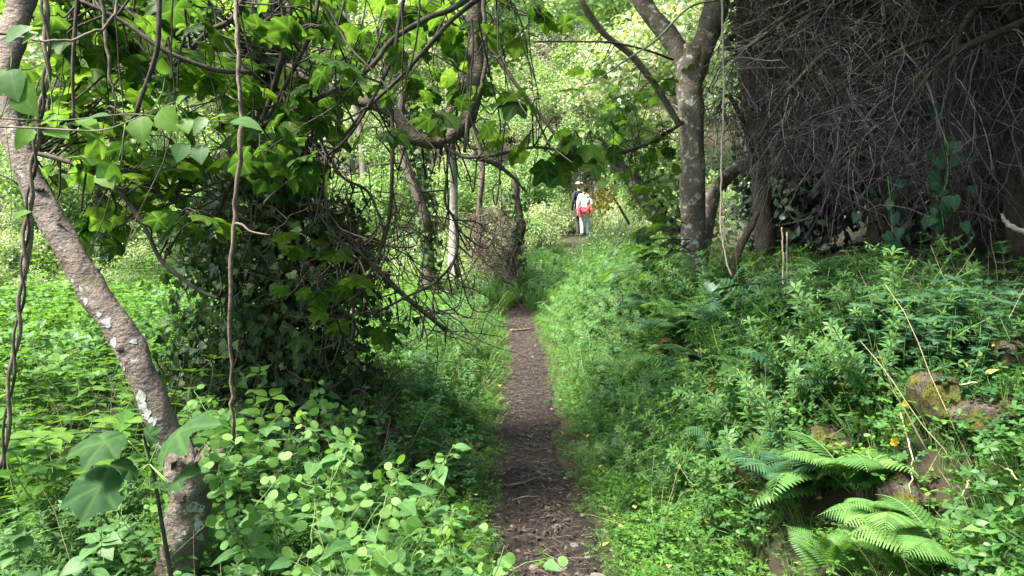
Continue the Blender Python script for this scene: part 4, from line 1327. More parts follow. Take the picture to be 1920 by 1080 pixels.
for q in range(150):
    c = P(rng.uniform(420, 820), rng.uniform(330, 640), rng.uniform(4.6, 5.3))
    V, T, A = tube(wander(c, [rng.normal(.1, .7), rng.normal(0, .4), rng.normal(-.4, .6)], rng.uniform(.3, 1.0), 8, .24, .05) - off0, [.0045, .0016], 4, cap=False); g.add(V, T, 0, A)
o = g.obj('ivy_stems', M['twig'], root); o['kind'] = 'stuff'

# dry brush heap at the foot of the ivy mound
g = Geo()
for q in range(420):
    c = np.array([rng.uniform(-2.4, -.75), rng.uniform(4.3, 5.3), 0]); c[2] = hgt(c[0], c[1]) + rng.uniform(.05, .42)
    V, T, A = tube(wander(c, rdir(1) * [1, 1, .55], rng.uniform(.25, .9), 6, .22, .03)[0:], [.006, .002], 4, cap=False); g.add(V, T, 0, A)
o = g.obj('brush_heap', M['twig'])
tag(o, 'dark tangle of dead brush at the foot of the ivy mound', 'brush')

# ------------------------------------------------------------------ forked tree at the right of the path
root = empty('forked_tree', P(1308, 560, 7.5))
root.location.z = float(hgt(root.location.x, root.location.y)) - .05
tag(root, 'forked tree with white lichen on its trunk beside the path', 'tree')
off0 = np.array(root.location)
polyline_obj('trunk', loc(PP([(1306, 600, 7.5), (1304, 540, 7.5), (1300, 470, 7.5), (1299, 380, 7.5), (1298, 270, 7.5), (1294, 180, 7.5), (1292, 120, 7.5), (1297, 90, 7.5)])), [.15, .135, .125, .122, .122, .128, .145, .13], M['bark_plane'], root, 18, .10, 7)
polyline_obj('limb', loc(PP([(1290, 150, 7.5), (1275, 100, 7.5), (1248, 60, 7.5), (1215, 20, 7.5), (1180, -40, 7.5), (1130, -160, 7.6)])), [.10, .10, .095, .09, .085], M['bark_plane'], root, 14, .1)
polyline_obj('limb', loc(PP([(1298, 150, 7.5), (1315, 95, 7.5), (1335, 40, 7.5), (1347, -20, 7.5), (1350, -160, 7.5)])), [.11, .12, .125, .12, .11], M['bark_plane'], root, 14, .1)
polyline_obj('side_stem', loc(PP([(1312, 520, 7.7), (1325, 430, 7.75), (1332, 380, 7.8), (1350, 345, 7.8), (1390, 310, 7.9), (1440, 285, 8)])), [.07, .075, .08, .065, .04], M['bark_plane'], root, 12, .2)
polyline_obj('side_stem', loc(PP([(1372, 520, 7.4), (1385, 470, 7.4), (1400, 440, 7.5), (1420, 400, 7.6)])), [.05, .04, .03], M['bark_dark'], root, 10, .2)
polyline_obj('branch', loc(PP([(1275, 235, 7.4), (1225, 155, 7.3), (1180, 100, 7.2), (1130, 60, 7.1), (1090, 0, 7.0), (1070, -80, 7)])), [.030, .035, .032, .030, .024], M['twig_brown'], root, 9, .2)
polyline_obj('branch', loc(PP([(1280, 230, 7.4), (1240, 255, 7.2), (1200, 275, 7.0), (1150, 288, 6.8), (1095, 277, 6.6)])), [.022, .022, .016, .010], M['twig'], root, 7, .1)
polyline_obj('branch', loc(PP([(1345, 0, 7.0), (1290, 15, 6.8), (1230, 75, 6.6), (1170, 115, 6.4), (1120, 150, 6.3), (1090, 160, 6.2)])), [.012, .011, .008, .005], M['bleached'], root, 6, .1)
polyline_obj('branch', loc(PP([(1262, 112, 7.2), (1215, 95, 7.1), (1150, 80, 7.1), (1080, 78, 7.0), (1000, 78, 6.9)])), [.012, .010, .007], M['twig'], root, 6, .1)
# its unseen crown, spread above the frame to shade the bank and the thicket
g = Geo()
n = 20000
lc = np.stack([rng.uniform(-.9, 4.2, 60), rng.uniform(2.6, 11, 60), rng.uniform(4.4, 6.5, 60)], -1)
lc[:, 2] = np.maximum(lc[:, 2], CAM_H + .335 * lc[:, 1] + .75)
k_ = rng.integers(0, 60, n)
d = rdir(n)
g.many(OVATE_LO, frames(rdir(n), d * .4 + [0, 0, 1], rng.uniform(.13, .22, n)), lc[k_] + d * rng.uniform(.3, .95, (n, 1)) * [1, 1, .5] - off0, 0)
o = g.obj('crown', M['far'], root); o['kind'] = 'stuff'
# fig leaves on its path side
FS = []
for (px, py, n_l, sp_) in [(1230, 160, 5, 30), (1250, 140, 5, 25), (1150, 230, 6, 40), (1110, 290, 7, 45), (1190, 200, 5, 30), (1100, 140, 4, 30), (1180, 290, 6, 40), (1220, 330, 7, 35), (1240, 420, 8, 35), (1210, 440, 6, 30), (1190, 350, 5, 40), (1235, 480, 7, 35), (1255, 280, 6, 25), (1225, 240, 6, 35), (1215, 520, 5, 40), (1150, 180, 4, 40)]:
    for q in range(n_l):
        FS.append((P(px + rng.normal(0, sp_ * .6), py + rng.normal(0, sp_ * .6), rng.uniform(6.6, 7.5)), rng.uniform(.12, .21)))
FIGR = []
for t_ in FIGS:
    g = Geo(); g.add(t_[0], t_[1], 0, t_[2], .2); FIGR.append(g.mesh('leaf', [M['fig']]))
gs = Geo()
tr_an = smooth_path(PP([(1300, 500, 7.45), (1296, 300, 7.45), (1292, 150, 7.45), (1225, 155, 7.3), (1180, 100, 7.2), (1130, 60, 7.1)]), 8)
tr_an = np.concatenate([tr_an, smooth_path(PP([(1280, 230, 7.4), (1200, 275, 7.0), (1095, 277, 6.6)]), 8)])
for q, (p, s_) in enumerate(FS):
    lf = link(bpy.data.objects.new('leaf', FIGR[q % 4]), root)
    d = norm(np.array([rng.normal(-.5, .6), rng.normal(-.4, .5), rng.uniform(-.6, .1)]))
    lf.matrix_local = m4(frames(d[None], norm(np.array([rng.normal(-.2, .4), rng.normal(.35, .4), 1])), s_)[0], p - off0)
    b = tr_an[np.argmin(np.linalg.norm(tr_an - p, axis=1) + rng.random(len(tr_an)) * .2)]
    V, T, A = tube(smooth_path([b, (b + p) / 2 + rng.normal(0, .05, 3), p], 3) - off0, [.006, .002], 4, cap=False); gs.add(V, T, 0, A)
o = gs.obj('twigs', M['twig'], root); o['kind'] = 'stuff'

# leaning dark trunk behind, draped with leaves
root = empty('leaning_tree', P(1250, 430, 10))
tag(root, 'dark leaning trunk draped with leaves to the side of the walkers', 'tree')
off0 = np.array(root.location)
polyline_obj('trunk', loc(PP([(1290, 470, 10), (1235, 400, 10), (1195, 350, 10), (1140, 290, 10.2), (1105, 250, 10.4)])), [.12, .12, .11, .08, .04], M['bark_dark'], root, 10, .15)
g = Geo()
n = 1500
t_ = rng.random(n)
pl = smooth_path(PP([(1290, 440, 10), (1235, 380, 10), (1195, 320, 10), (1140, 270, 10.2), (1100, 225, 10.3)]), 10)
pc = pl[(t_ * (len(pl) - 1)).astype(int)] + rng.normal(0, .28, (n, 3)) + [0.25, 0, .05]
g.many(OVATE_LO, frames(rdir(n, -.5), rdir(n, .8), rng.uniform(.07, .14, n)), pc - off0, 0)
o = g.obj('crown', M['far'], root); o['kind'] = 'stuff'

# ------------------------------------------------------------------ dead twig thicket
root = empty('dead_thicket', P(1760, 420, 8.2))
root.location.z = float(hgt(root.location.x, root.location.y))
tag(root, 'grey thicket of dead drooping twigs overhanging the dark bank', 'thicket')
off0 = np.array(root.location)
polyline_obj('trunk', loc(PP([(1790, 470, 8.4), (1770, 330, 8.3), (1740, 180, 8.0), (1720, 0, 7.8), (1700, -260, 7.8)])), [.20, .17, .15, .13], M['bark_dark'], root, 12, .2)
polyline_obj('trunk', loc(PP([(1930, 480, 6.8), (1900, 330, 6.8), (1890, 180, 6.8), (1900, 0, 6.8), (1930, -200, 6.8)])), [.14, .12, .11, .10], M['bark_dark'], root, 12, .2)
polyline_obj('trunk', loc(PP([(1440, 480, 9), (1420, 300, 9), (1400, 120, 9), (1390, -100, 9)])), [.13, .11, .10, .08], M['bark_dark'], root, 10, .2)
limbs = [PP([(1730, 150, 8), (1650, 60, 7.4), (1560, 90, 6.8), (1480, 170, 6.4), (1420, 260, 6.2)]), PP([(1890, 180, 6.8), (1820, 80, 6.5), (1740, 75, 6.2), (1660, 110, 6.0), (1560, 180, 5.8)]),
         PP([(1730, 60, 7.9), (1600, 0, 7.2), (1480, 40, 6.7), (1400, 90, 6.5), (1350, 120, 6.4)]), PP([(1900, 60, 6.8), (1850, 10, 6.2), (1800, 60, 5.8), (1790, 160, 5.6), (1770, 260, 5.5)]),
         PP([(1880, 260, 6.8), (1960, 120, 6.2), (1990, 60, 5.6), (1940, 150, 5.3), (1920, 260, 5.2)]), PP([(1760, 300, 8.2), (1680, 230, 7.4), (1620, 260, 6.8), (1580, 330, 6.5)]),
         PP([(1420, 300, 9), (1380, 200, 8.4), (1360, 180, 8), (1340, 220, 7.7)]), PP([(1800, -60, 6.5), (1620, -50, 6), (1500, 10, 5.8), (1430, 70, 5.7)]), PP([(1930, 40, 5.6), (1850, 70, 5.5), (1760, 120, 5.4), (1700, 200, 5.3)])]
LP = []
for l_ in limbs:
    polyline_obj('limb', loc(l_), [.04, .03, .018, .008], M['bark_dark'], root, 8, .15)
    LP.append(smooth_path(l_, 8))
LP = np.concatenate(LP)
g = Geo()
n_tw = 0
def low(px):      # lower edge of the twig mass in the picture
    return np.interp(px, [1320, 1400, 1500, 1620, 1750, 1850, 1960], [250, 300, 330, 350, 390, 370, 330])
for q in range(1700):
    px = rng.uniform(1365, 1985)
    py = rng.uniform(-90, low(px) - 40)
    d = 5.3 + 3.6 * rng.random() ** .75
    if px < 1440:
        d = max(d, 7.7)
    c = P(px, py, d)
    dr = np.array([rng.normal(-.25 if px > 1440 else .3, .75), rng.normal(-.25, .5), rng.normal(-.55, .55)])
    L_ = rng.uniform(.35, 1.15)
    p = wander(c, dr, L_, 8, .19, .06)
    V, T, A = tube(p - off0, [.0042 * rng.uniform(.5, 1.6), .0013], 3, cap=False); g.add(V, T, 0, A, rng.random())
    for s_ in range(4):
        i0 = rng.integers(1, 8)
        p2 = wander(p[i0], norm(p[i0] - p[i0 - 1]) + rdir(1)[0] * .9, L_ * rng.uniform(.2, .6), 5, .16, .07)
        V, T, A = tube(p2 - off0, [.0027, .0011], 3, cap=False); g.add(V, T, 0, A, rng.random())
o = g.obj('dead_twigs', M['dead'], root); o['kind'] = 'stuff'
# twigs hang on limbs too
g = Geo()
for q in range(260):
    c = LP[rng.integers(0, len(LP))]
    p = wander(c, [rng.normal(-.1, .5), rng.normal(-.2, .4), -.5], rng.uniform(.4, 1.2), 8, .2, .12)
    V, T, A = tube(p - off0, [.0065, .002], 4, cap=False); g.add(V, T, 0, A, rng.random())
o = g.obj('hanging_twigs', M['dead'], root); o['kind'] = 'stuff'

# a few green creepers dangling in the thicket
for (px, py, ln, d, lab) in [(1665, 330, 260, 5.6, 'green creeper climbing the shaded twigs left of the dark hollow'), (1770, 250, 180, 5.4, 'pale leaved creeper dangling in front of the dark hollow')]:
    root = empty('creeper', P(px, py + ln, d)); tag(root, lab, 'creeper')
    off0 = np.array(root.location)
    st_ = PP([(px, py, d), (px + 8, py + ln * .4, d), (px - 4, py + ln * .7, d), (px, py + ln, d)])
    polyline_obj('stem', loc(st_), [.004, .003], M['stem'], root, 5)
    g0 = Geo(); g0.add(HEART[0], HEART[1], 0, HEART[2], .1); hm = g0.mesh('leaf', [M['herb_dark']])
    sp_ = smooth_path(st_, 8)
    for q in range(26):
        p = sp_[rng.integers(0, len(sp_))] + rng.normal(0, .09, 3)
        lf = link(bpy.data.objects.new('leaf', hm), root)
        lf.matrix_local = m4(frames(np.array([[rng.normal(0, .5), -.3, -.9]]), norm(np.array([rng.normal(0, .4), -.9, .5])), rng.uniform(.06, .11))[0], p - off0)

# evergreen canopy added above the frame to keep thicket and bank in shade
root = empty('shade_evergreen', (5.2, 10.2, float(hgt(5.2, 10.2))))
tag(root, 'dark evergreen leaf mass added to roof and shade the dead thicket', 'tree')
off0 = np.array(root.location)
polyline_obj('trunk', [(0, 0, -.1), (.05, 0, 1.5), (-.1, -.2, 3.5), (0, -.3, 6)], [.3, .24, .2, .1], M['bark_dark'], root, 12, .15)
g = Geo()
n = 26000
lc = np.stack([rng.uniform(2.3, 11, 90), rng.uniform(1.5, 15, 90), rng.uniform(4.6, 7.5, 90)], -1)
lc[:, 2] = np.maximum(lc[:, 2], CAM_H + .335 * lc[:, 1] + .9)
k_ = rng.integers(0, 90, n)
d = rdir(n)
p = lc[k_] + d * rng.uniform(.45, 1.0, (n, 1)) * [1.25, 1.25, .7]
g.many(OVATE_LO, frames(rdir(n), d + [0, 0, .8], rng.uniform(.17, .27, n)), p - off0, 0)
# leaf screen added behind the thicket to darken its hollow
n = 46000
lc = np.stack([rng.uniform(2.9, 12, 130), rng.uniform(9.3, 13.5, 130), rng.uniform(.2, 4.6, 130) ** 1.1], -1)
lc[:, 0] = np.maximum(lc[:, 0], 3.25 + (lc[:, 1] - 9.3) * .42)
lc[:, 2] += hgt(lc[:, 0], lc[:, 1])
k_ = rng.integers(0, 130, n)
d = rdir(n)
p = lc[k_] + d * rng.uniform(.4, .8, (n, 1))
g.many(OVATE_LO, frames(rdir(n), d + [0, 0, .8], rng.uniform(.12, .2, n)), p - off0, 0)
n = 12000  # unseen leaf mass added on the right to block side light
lc = np.stack([rng.uniform(4.2, 8.5, 60), rng.uniform(.5, 6.5, 60), rng.uniform(1.0, 5.6, 60)], -1)
lc[:, 0] = np.maximum(lc[:, 0], .72 * lc[:, 1] + 1.9)
k_ = rng.integers(0, 60, n)
d = rdir(n)
p = lc[k_] + d * rng.uniform(.4, .95, (n, 1))
g.many(OVATE_LO, frames(rdir(n), d + [0, 0, .8], rng.uniform(.15, .25, n)), p - off0, 0)
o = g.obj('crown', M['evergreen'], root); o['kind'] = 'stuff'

# ------------------------------------------------------------------ background trees
CR = []
for q in range(4):
    g = Geo()
    n = 5200
    lb = 26
    lc = rdir(lb) * rng.uniform(.3, .9, (lb, 1)) * [1.0, 1.0, .85]
    k_ = rng.integers(0, lb, n); d = rdir(n)
    p = lc[k_] + d * rng.uniform(.1, .34, (n, 1))
    g.many(OVATE_LO, frames(rdir(n, -.3), d + [0, 0, .7], rng.uniform(.045, .085, n)), p, 0)
    CR.append(g.mesh('crown', [M['far'] if q % 2 else M['hill']]))


def bg_tree(label, foot, top, r, mat, crown_r=2.0, k_=0, name='background_tree', ivy=0, nl=6, crown_up=.6):
    foot, top = np.asarray(foot, float), np.asarray(top, float)
    root = empty(name, foot); tag(root, label, 'tree', 'trees standing in and behind the clearing')
    v = top - foot
    pts = [np.zeros(3) - [0, 0, .2], v * .3 + rng.normal(0, .10, 3), v * .5 + rng.normal(0, .16, 3), v * .72 + rng.normal(0, .14, 3), v]
    g = Geo(); V, T, A = tube(smooth_path(pts, 5), [r * 1.45, r * .95, r * .8, r * .65, r * .4], 10, .16); g.add(V, T, 0, A)
    tr_ = g.obj('trunk', mat, root)
    for q in range(nl):
        b = v * rng.uniform(.55, .95)
        g = Geo(); V, T, A = tube(wander(b, rdir(1, .5)[0], crown_r * rng.uniform(.5, .9), 5, .2), [r * .35, r * .1], 5); g.add(V, T, 0, A)
        g.obj('limb', mat, tr_)
    if crown_r:
        o = link(bpy.data.objects.new('crown', CR[k_ % 4]), root)
        o.location = v + [0, 0, crown_r * (crown_up - .3)]
        o.scale = (crown_r, crown_r, crown_r * .9)
        o.rotation_euler = (0, 0, rng.uniform(0, 6.28))
    if ivy:
        g = Geo()
        n = ivy
        t = rng.random(n) * .9
        d = rdir(n) * [1, 1, .3]
        p = v * t[:, None] + d * (r + rng.uniform(.02, .22, n))[:, None]
        g.many(IVY, frames(np.array([0, 0, -1.0]) + rng.normal(0, .5, (n, 3)), d + [0, 0, .3], rng.uniform(.06, .12, n)), p, 0)
        o = g.obj('ivy', M['ivy'], tr_); o['kind'] = 'stuff'


def gp(px, d, dy=0):
    """ground point below image column px at distance d"""
    x = (px - 960) / F * d
    return np.array([x, d, float(hgt(x, d)) + dy])


bg_tree('slim pale trunk standing upright in the clearing left of the path', gp(848, 14), P(838, -160, 14), .085, M['bark_pale'], 2.0, 1, nl=4)
bg_tree('ivy wrapped dark trunk leaning left beside the pale trunk', gp(812, 12.5), P(770, 120, 12.8), .11, M['bark_dark'], 1.2, 0, ivy=700, nl=4)
bg_tree('thin grey trunk far up the hillside behind the bough', gp(690, 22), P(640, -200, 22.5), .10, M['bark_bough'], 2.6, 2)
bg_tree('dark broken trunk among brambles left of the walkers', gp(968, 15), P(963, 325, 15), .12, M['bark_dark'], 0, 0, nl=5, ivy=250)
bg_tree('slender dark trunk beside the broken trunk in the clearing', gp(905, 16), P(880, 60, 16), .07, M['bark_dark'], 1.8, 3)
bg_tree('ivy clad trunk seen beyond the leaning fig trunk', gp(190, 15), P(185, 330, 15), .11, M['bark_dark'], 1.0, 0, ivy=600, nl=3)
bg_tree('grey trunk in the hollow between leaning trunk and ivy', gp(248, 19), P(245, 300, 19), .16, M['bark_bough'], 2.0, 1)
bg_tree('pale thin trunk at the photo edge behind the twisted vines', gp(15, 13), P(50, 150, 13), .06, M['bark_bough'], 1.6, 2)
for q, (px, d, hh, cr) in enumerate([(80, 30, 7, 3.6), (330, 27, 6.5, 3.4), (560, 34, 5.5, 2.6), (760, 38, 6, 3.0), (1000, 40, 8, 4.4), (1180, 33, 6, 3.6), (1300, 26, 6.5, 3.6), (-120, 22, 6, 3.2), (430, 40, 9, 4.5), (880, 29, 3.6, 1.6), (640, 28, 3.6, 1.7), (1120, 27, 3.6, 1.8)]):
    ft = gp(px, d)
    names = ['behind the twisted vines', 'behind the ivy mound', 'above the bent bough', 'over the pale trunk', 'straight above the path', 'above the walkers', 'behind the forked tree', 'beyond the photo edge', 'high on the slope', 'behind the broken trunk', 'behind the hanging twigs', 'just behind the walkers']
    bg_tree('sunlit pale green tree on the slope ' + names[q], ft, ft + [rng.normal(0, .4), 0, hh * .72], .16, M['bark_bough'], cr, q)

for q, (px, d, hh, cr, lb) in enumerate([(620, 17, 1.5, 1.3, 'seen through the hanging twigs'), (730, 19, 1.7, 1.5, 'left of the pale trunk'), (870, 20, 1.6, 1.3, 'behind the dead brambles'), (1000, 23, 1.6, 1.4, 'left of the walkers'), (1190, 20, 1.7, 1.3, 'right of the walkers'),
                                        (120, 17, 1.5, 1.5, 'behind the leaning fig trunk'), (330, 16, 1.4, 1.3, 'between leaning trunk and ivy mound'), (430, 20, 2.0, 1.7, 'above the ivy mound shoulder'), (1060, 28, 2.2, 1.8, 'up the slope beyond the walkers')]):
    ft = gp(px, d)
    bg_tree('bushy light green shrub ' + lb, ft, ft + [rng.normal(0, .2), 0, hh], .05, M['bark_bough'], cr, 1 + 2 * (q % 2), 'tall_shrub', nl=4, crown_up=.3)
# brambles around the broken trunk
g = Geo()
for q in range(700):
    c = gp(rng.uniform(885, 972), rng.uniform(14.6, 16.4)); c[2] += rng.uniform(.1, 1.7)
    V, T, A = tube(wander(c, rdir(1), rng.uniform(.3, .9), 5, .25, .08), [.009, .003], 3, cap=False); g.add(V, T, 0, A)
o = g.obj('bramble_heap', M['bramble'])
tag(o, 'brown heap of dead bramble stems around the broken trunk', 'brambles')
# hanging dead twigs and yellow leaves before the walkers' heads
root = empty('dry_spray', P(1110, 400, 16)); tag(root, 'dry twig spray with yellowing leaves in front of the walkers', 'branch'); off0 = np.array(root.location)
g = Geo()
for q in range(200):
    c = P(1104 + rng.normal(0, 10), 318 + rng.normal(0, 15), 16 + rng.normal(0, .15))
    V, T, A = tube(wander(c, rdir(1, -.8)[0], rng.uniform(.15, .4), 5, .3) - off0, [.010, .005], 3, cap=False); g.add(V, T, 0, A)
V, T, A = tube(smooth_path(PP([(1180, 420, 16.5), (1150, 370, 16.2), (1120, 340, 16), (1100, 330, 16)]), 5) - off0, [.03, .012], 6); g.add(V, T, 0, A)
g.obj('twigs', M['dead'], root)
g = Geo()
n = 170
c = np.array([P(1128 + rng.normal(0, 14), 375 + rng.normal(0, 16), 16 + rng.normal(0, .2)) for _ in range(n)])
g.many(OVATE_LO, frames(rdir(n, -.3), rdir(n, 1), rng.uniform(.07, .13, n)), c - off0, 0)
o = g.obj('leaves', M['yellow'], root); o['kind'] = 'stuff'

# tall grass tufts at the bend of the path
TG = [proto_grass(M['galium'], 70, .62, .006, .20) for _ in range(3)]
xy = np.array([gp(rng.uniform(880, 1015), rng.uniform(13.2, 16.5))[:2] for _ in range(46)])
xy = xy[~((np.abs(xy[:, 0] - path_x(xy[:, 1])) < .28) & (xy[:, 1] < 14.4))]
plant_scatter('tall_grass', TG, xy, .7, 1.1, 'tall bright grass where the path bends out of sight')

# ------------------------------------------------------------------ ferns: each frond a part
FRM = [frond_mesh(M['fern'], 1.0, 22, .28, s_) for s_ in range(3)]
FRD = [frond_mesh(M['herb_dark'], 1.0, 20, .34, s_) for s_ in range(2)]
def fern(label, c, n, ln, az0=0, az1=6.28, el=.35, mats=FRM):
    root = empty('fern', c); root.location.z = max(root.location.z, float(hgt(c[0], c[1]))); tag(root, label, 'fern', 'ferns on the right bank')
    for q in range(n):
        a = az0 + (az1 - az0) * (q + .5) / n + rng.normal(0, .12)
        o = link(bpy.data.objects.new('frond', mats[q % len(mats)]), root)
        s_ = ln * rng.uniform(.75, 1.12)
        o.rotation_euler = (el + rng.normal(0, .15), rng.normal(0, .2), a)
        o.scale = (s_ * 1.0, s_, s_)


fern('fern with one broad bright frond arching over the bank stones', P(1690, 990, og(1690, 990, .17)), 5, .34, 1.2, 2.7, .10)
fern('flat spread bright fern low at the bottom of the photo', P(1770, 1040, og(1770, 1040, .17)), 7, .30, 0, 6.28, .05)
fern('dark green fern beside the mossy rock face', P(1480, 940, og(1480, 940, .17)), 8, .40, .8, 4.6, .30, FRD)
fern('fern under the round leaved clover of the stone bank', P(1590, 900, og(1590, 900, .17)), 7, .36, .6, 5.2, .25)
fern('small fern hanging by the mossy rock face', P(1455, 850, og(1455, 850, .17)), 5, .28, 2.2, 4.6, -.2)
fern('bright small fern at the very bottom of the photo', P(1560, 1075, og(1560, 1075, .17)), 7, .26, 0, 6.28, .55)
fern('fern at the bottom beside the flat bright fern', P(1700, 1090, og(1700, 1090, .17)), 6, .24, 0, 6.28, .5)
fern('grey green fern nearest below the forked tree', P(1290, 640, og(1290, 640, .10)), 8, .40, 1, 5.4, .35, FRD)
fern('grey green fern on the path side of the forked tree', P(1235, 625, og(1235, 625, .10)), 8, .36, 1, 5.4, .35, FRD)
fern('grey green fern in the hollow above the yellowing leaves', P(1330, 700, og(1330, 700, .12)), 8, .42, .8, 5.2, .3, FRD)
fern('shaded fern right of the forked tree base', P(1390, 600, og(1390, 600, .10)), 8, .38, .8, 5.4, .4, FRD)
fern('large shaded fern leaning over the gap in the bank', P(1385, 660, og(1385, 660, .12)), 9, .44, .8, 5.4, .35, FRD)
fern('fern half hidden behind the mossy rock face', P(1360, 850, og(1360, 850, .17)), 6, .34, 1.5, 5, .2, FRD)
fern('dark fern in the thicket shade by the photo border', P(1840, 500, og(1840, 500, .17)), 7, .42, .5, 5.5, .4, FRD)
fern('dim fern among nettles below the dead twigs', P(1560, 560, og(1560, 560, .17)), 8, .45, .5, 5.5, .45, FRD)
K_fern = [proto_fern(M['fern'], 8, .42), proto_fern(M['herb_dark'], 9, .5)]
xy = sample(160, .9, 3.6, 2.6, 9, lambda x, y: sst(.8, 1.2, off(x, y)) * (1 - .8 * sst(2.4, 3.2, x)))
plant_scatter('fern_undergrowth', K_fern, xy, .6, 1.1, 'small ferns mixed into the bank undergrowth', .3)

# ------------------------------------------------------------------ honesty plants with coin pods on the left verge
HM = []
for tp, mt, nm in ((HEART, M['honesty'], 'leaf'), (NETTLE, M['honesty'], 'leaf'), (POD, M['pod'], 'seed_pod')):
    for s_ in (0., .33):
        g = Geo(); g.add(tp[0], tp[1], 0, tp[2], s_); HM.append(g.mesh(nm, [mt]))


def honesty(label, c, h, nl, npod, lean=(0, 0), group='honesty plants on the left verge'):
    root = empty('honesty_plant', c); tag(root, label, 'plant', group)
    g = Geo()
    main = wander([0, 0, 0], [lean[0], lean[1], 1], h, 7, .10)
    V, T, A = tube(main, [.004, .002], 5, cap=False); g.add(V, T, 0, A)
    tips = [main]
    for q in range(5):
        i0 = rng.integers(2, 7)
        p = wander(main[i0], rdir(1, .6)[0], h * rng.uniform(.25, .5), 5, .15)
        V, T, A = tube(p, [.0025, .001], 4, cap=False); g.add(V, T, 0, A)
        tips.append(p)
    spots = []
    for q in range(nl):
        p = tips[rng.integers(0, len(tips))]
        b = p[rng.integers(0, len(p))]
        a = rng.uniform(0, 6.28)
        d = np.array([math.cos(a), math.sin(a), rng.uniform(-.35, .25)])
        e_ = b + d * .03
        V, T, A = tube(np.array([b, e_]), [.0014], 3, cap=False); g.add(V, T, 0, A)
        spots.append(('leaf', int(rng.integers(0, 4)), e_, d, norm(np.array([rng.normal(0, .3), rng.normal(-.25, .3), 1])), rng.uniform(.05, .105)))
    for q in range(npod):
        p = tips[rng.integers(0, len(tips))]
        b = p[rng.integers(len(p) // 2, len(p))]
        d = norm(np.array([rng.normal(0, .8), rng.normal(0, .8), rng.uniform(-.7, .5)]))
        e_ = b + d * .025
        V, T, A = tube(np.array([b, e_]), [.001], 3, cap=False); g.add(V, T, 0, A)
        spots.append(('seed_pod', int(rng.integers(4, 6)), e_, d, norm(np.array([rng.normal(0, .5), -.6, rng.normal(.4, .5)])), rng.uniform(.034, .052)))
    g.obj('stem', M['stem'], root)
    for nm, k_, b, d, nn, s_ in spots:
        lf = link(bpy.data.objects.new(nm, HM[k_]), root)
        lf.matrix_local = m4(frames(d[None], nn, s_)[0], b)


HL = [(530, 960, 3.0, .62, 'beside the snapped stump'), (560, 900, 3.2, .62, 'behind the stump leaning over dark brush'), (640, 960, 3.0, .60, 'at the middle of the left verge'), (720, 1000, 2.8, .55, 'with many pods near the photo bottom'),
      (545, 1085, 2.6, .45, 'low at the bottom left of the verge'), (790, 1060, 2.6, .50, 'with the largest round pods at the bottom'), (850, 1080, 2.6, .45, 'closest to the path edge'), (600, 1080, 2.5, .50, 'in the bottom clump of the verge'),
      (680, 1100, 2.45, .5, 'cut by the bottom edge of the photo'), (450, 860, 3.6, .55, 'just behind the torn stump rim'), (500, 860, 3.5, .60, 'under the hanging brown vine'), (760, 920, 3.3, .45, 'between feathery weeds and clover'),
      (620, 760, 4.2, .55, 'hanging under the ivy mound'), (690, 790, 4.1, .5, 'at the edge of the ivy shade'), (910, 1075, 2.75, .4, 'leaning over the path'), (560, 1000, 2.75, .55, 'right of the stump in the pod thicket'), (660, 880, 3.4, .5, 'in front of the brush heap'), (740, 1080, 2.5, .5, 'with pale pods low in the verge'),
      (590, 830, 3.7, .55, 'growing out of the dark brush'), (820, 980, 3.0, .4, 'beside the clover of the path edge'), (570, 1040, 2.7, .5, 'nearest to the stump foot')]
for q, (px, py, d, h, lb) in enumerate(HL):
    c = P(px, py, d); c[2] = hgt(c[0], c[1])
    honesty('honesty plant with round green pods ' + lb, c, h * 1.22, 13, 38, (rng.normal(0, .25), rng.normal(-.1, .2)))
BL = [(60, 1060, 2.5, 'below the twisted vines'), (150, 1020, 2.6, 'under the fig sapling leaves'), (165, 1095, 2.35, 'below the big fig sapling leaves'), (100, 1100, 2.3, 'in the bottom corner of the photo'), (20, 960, 2.8, 'at the photo edge by the vine foot'), (190, 960, 2.9, 'behind the fig sapling')]
for px, py, d, lb in BL:
    c = P(px, py, d); c[2] = hgt(c[0], c[1])
    honesty('leafy weed ' + lb + ' on the left', c, .38, 26, 4, (0, 0), 'leafy weeds round the snapped stump')


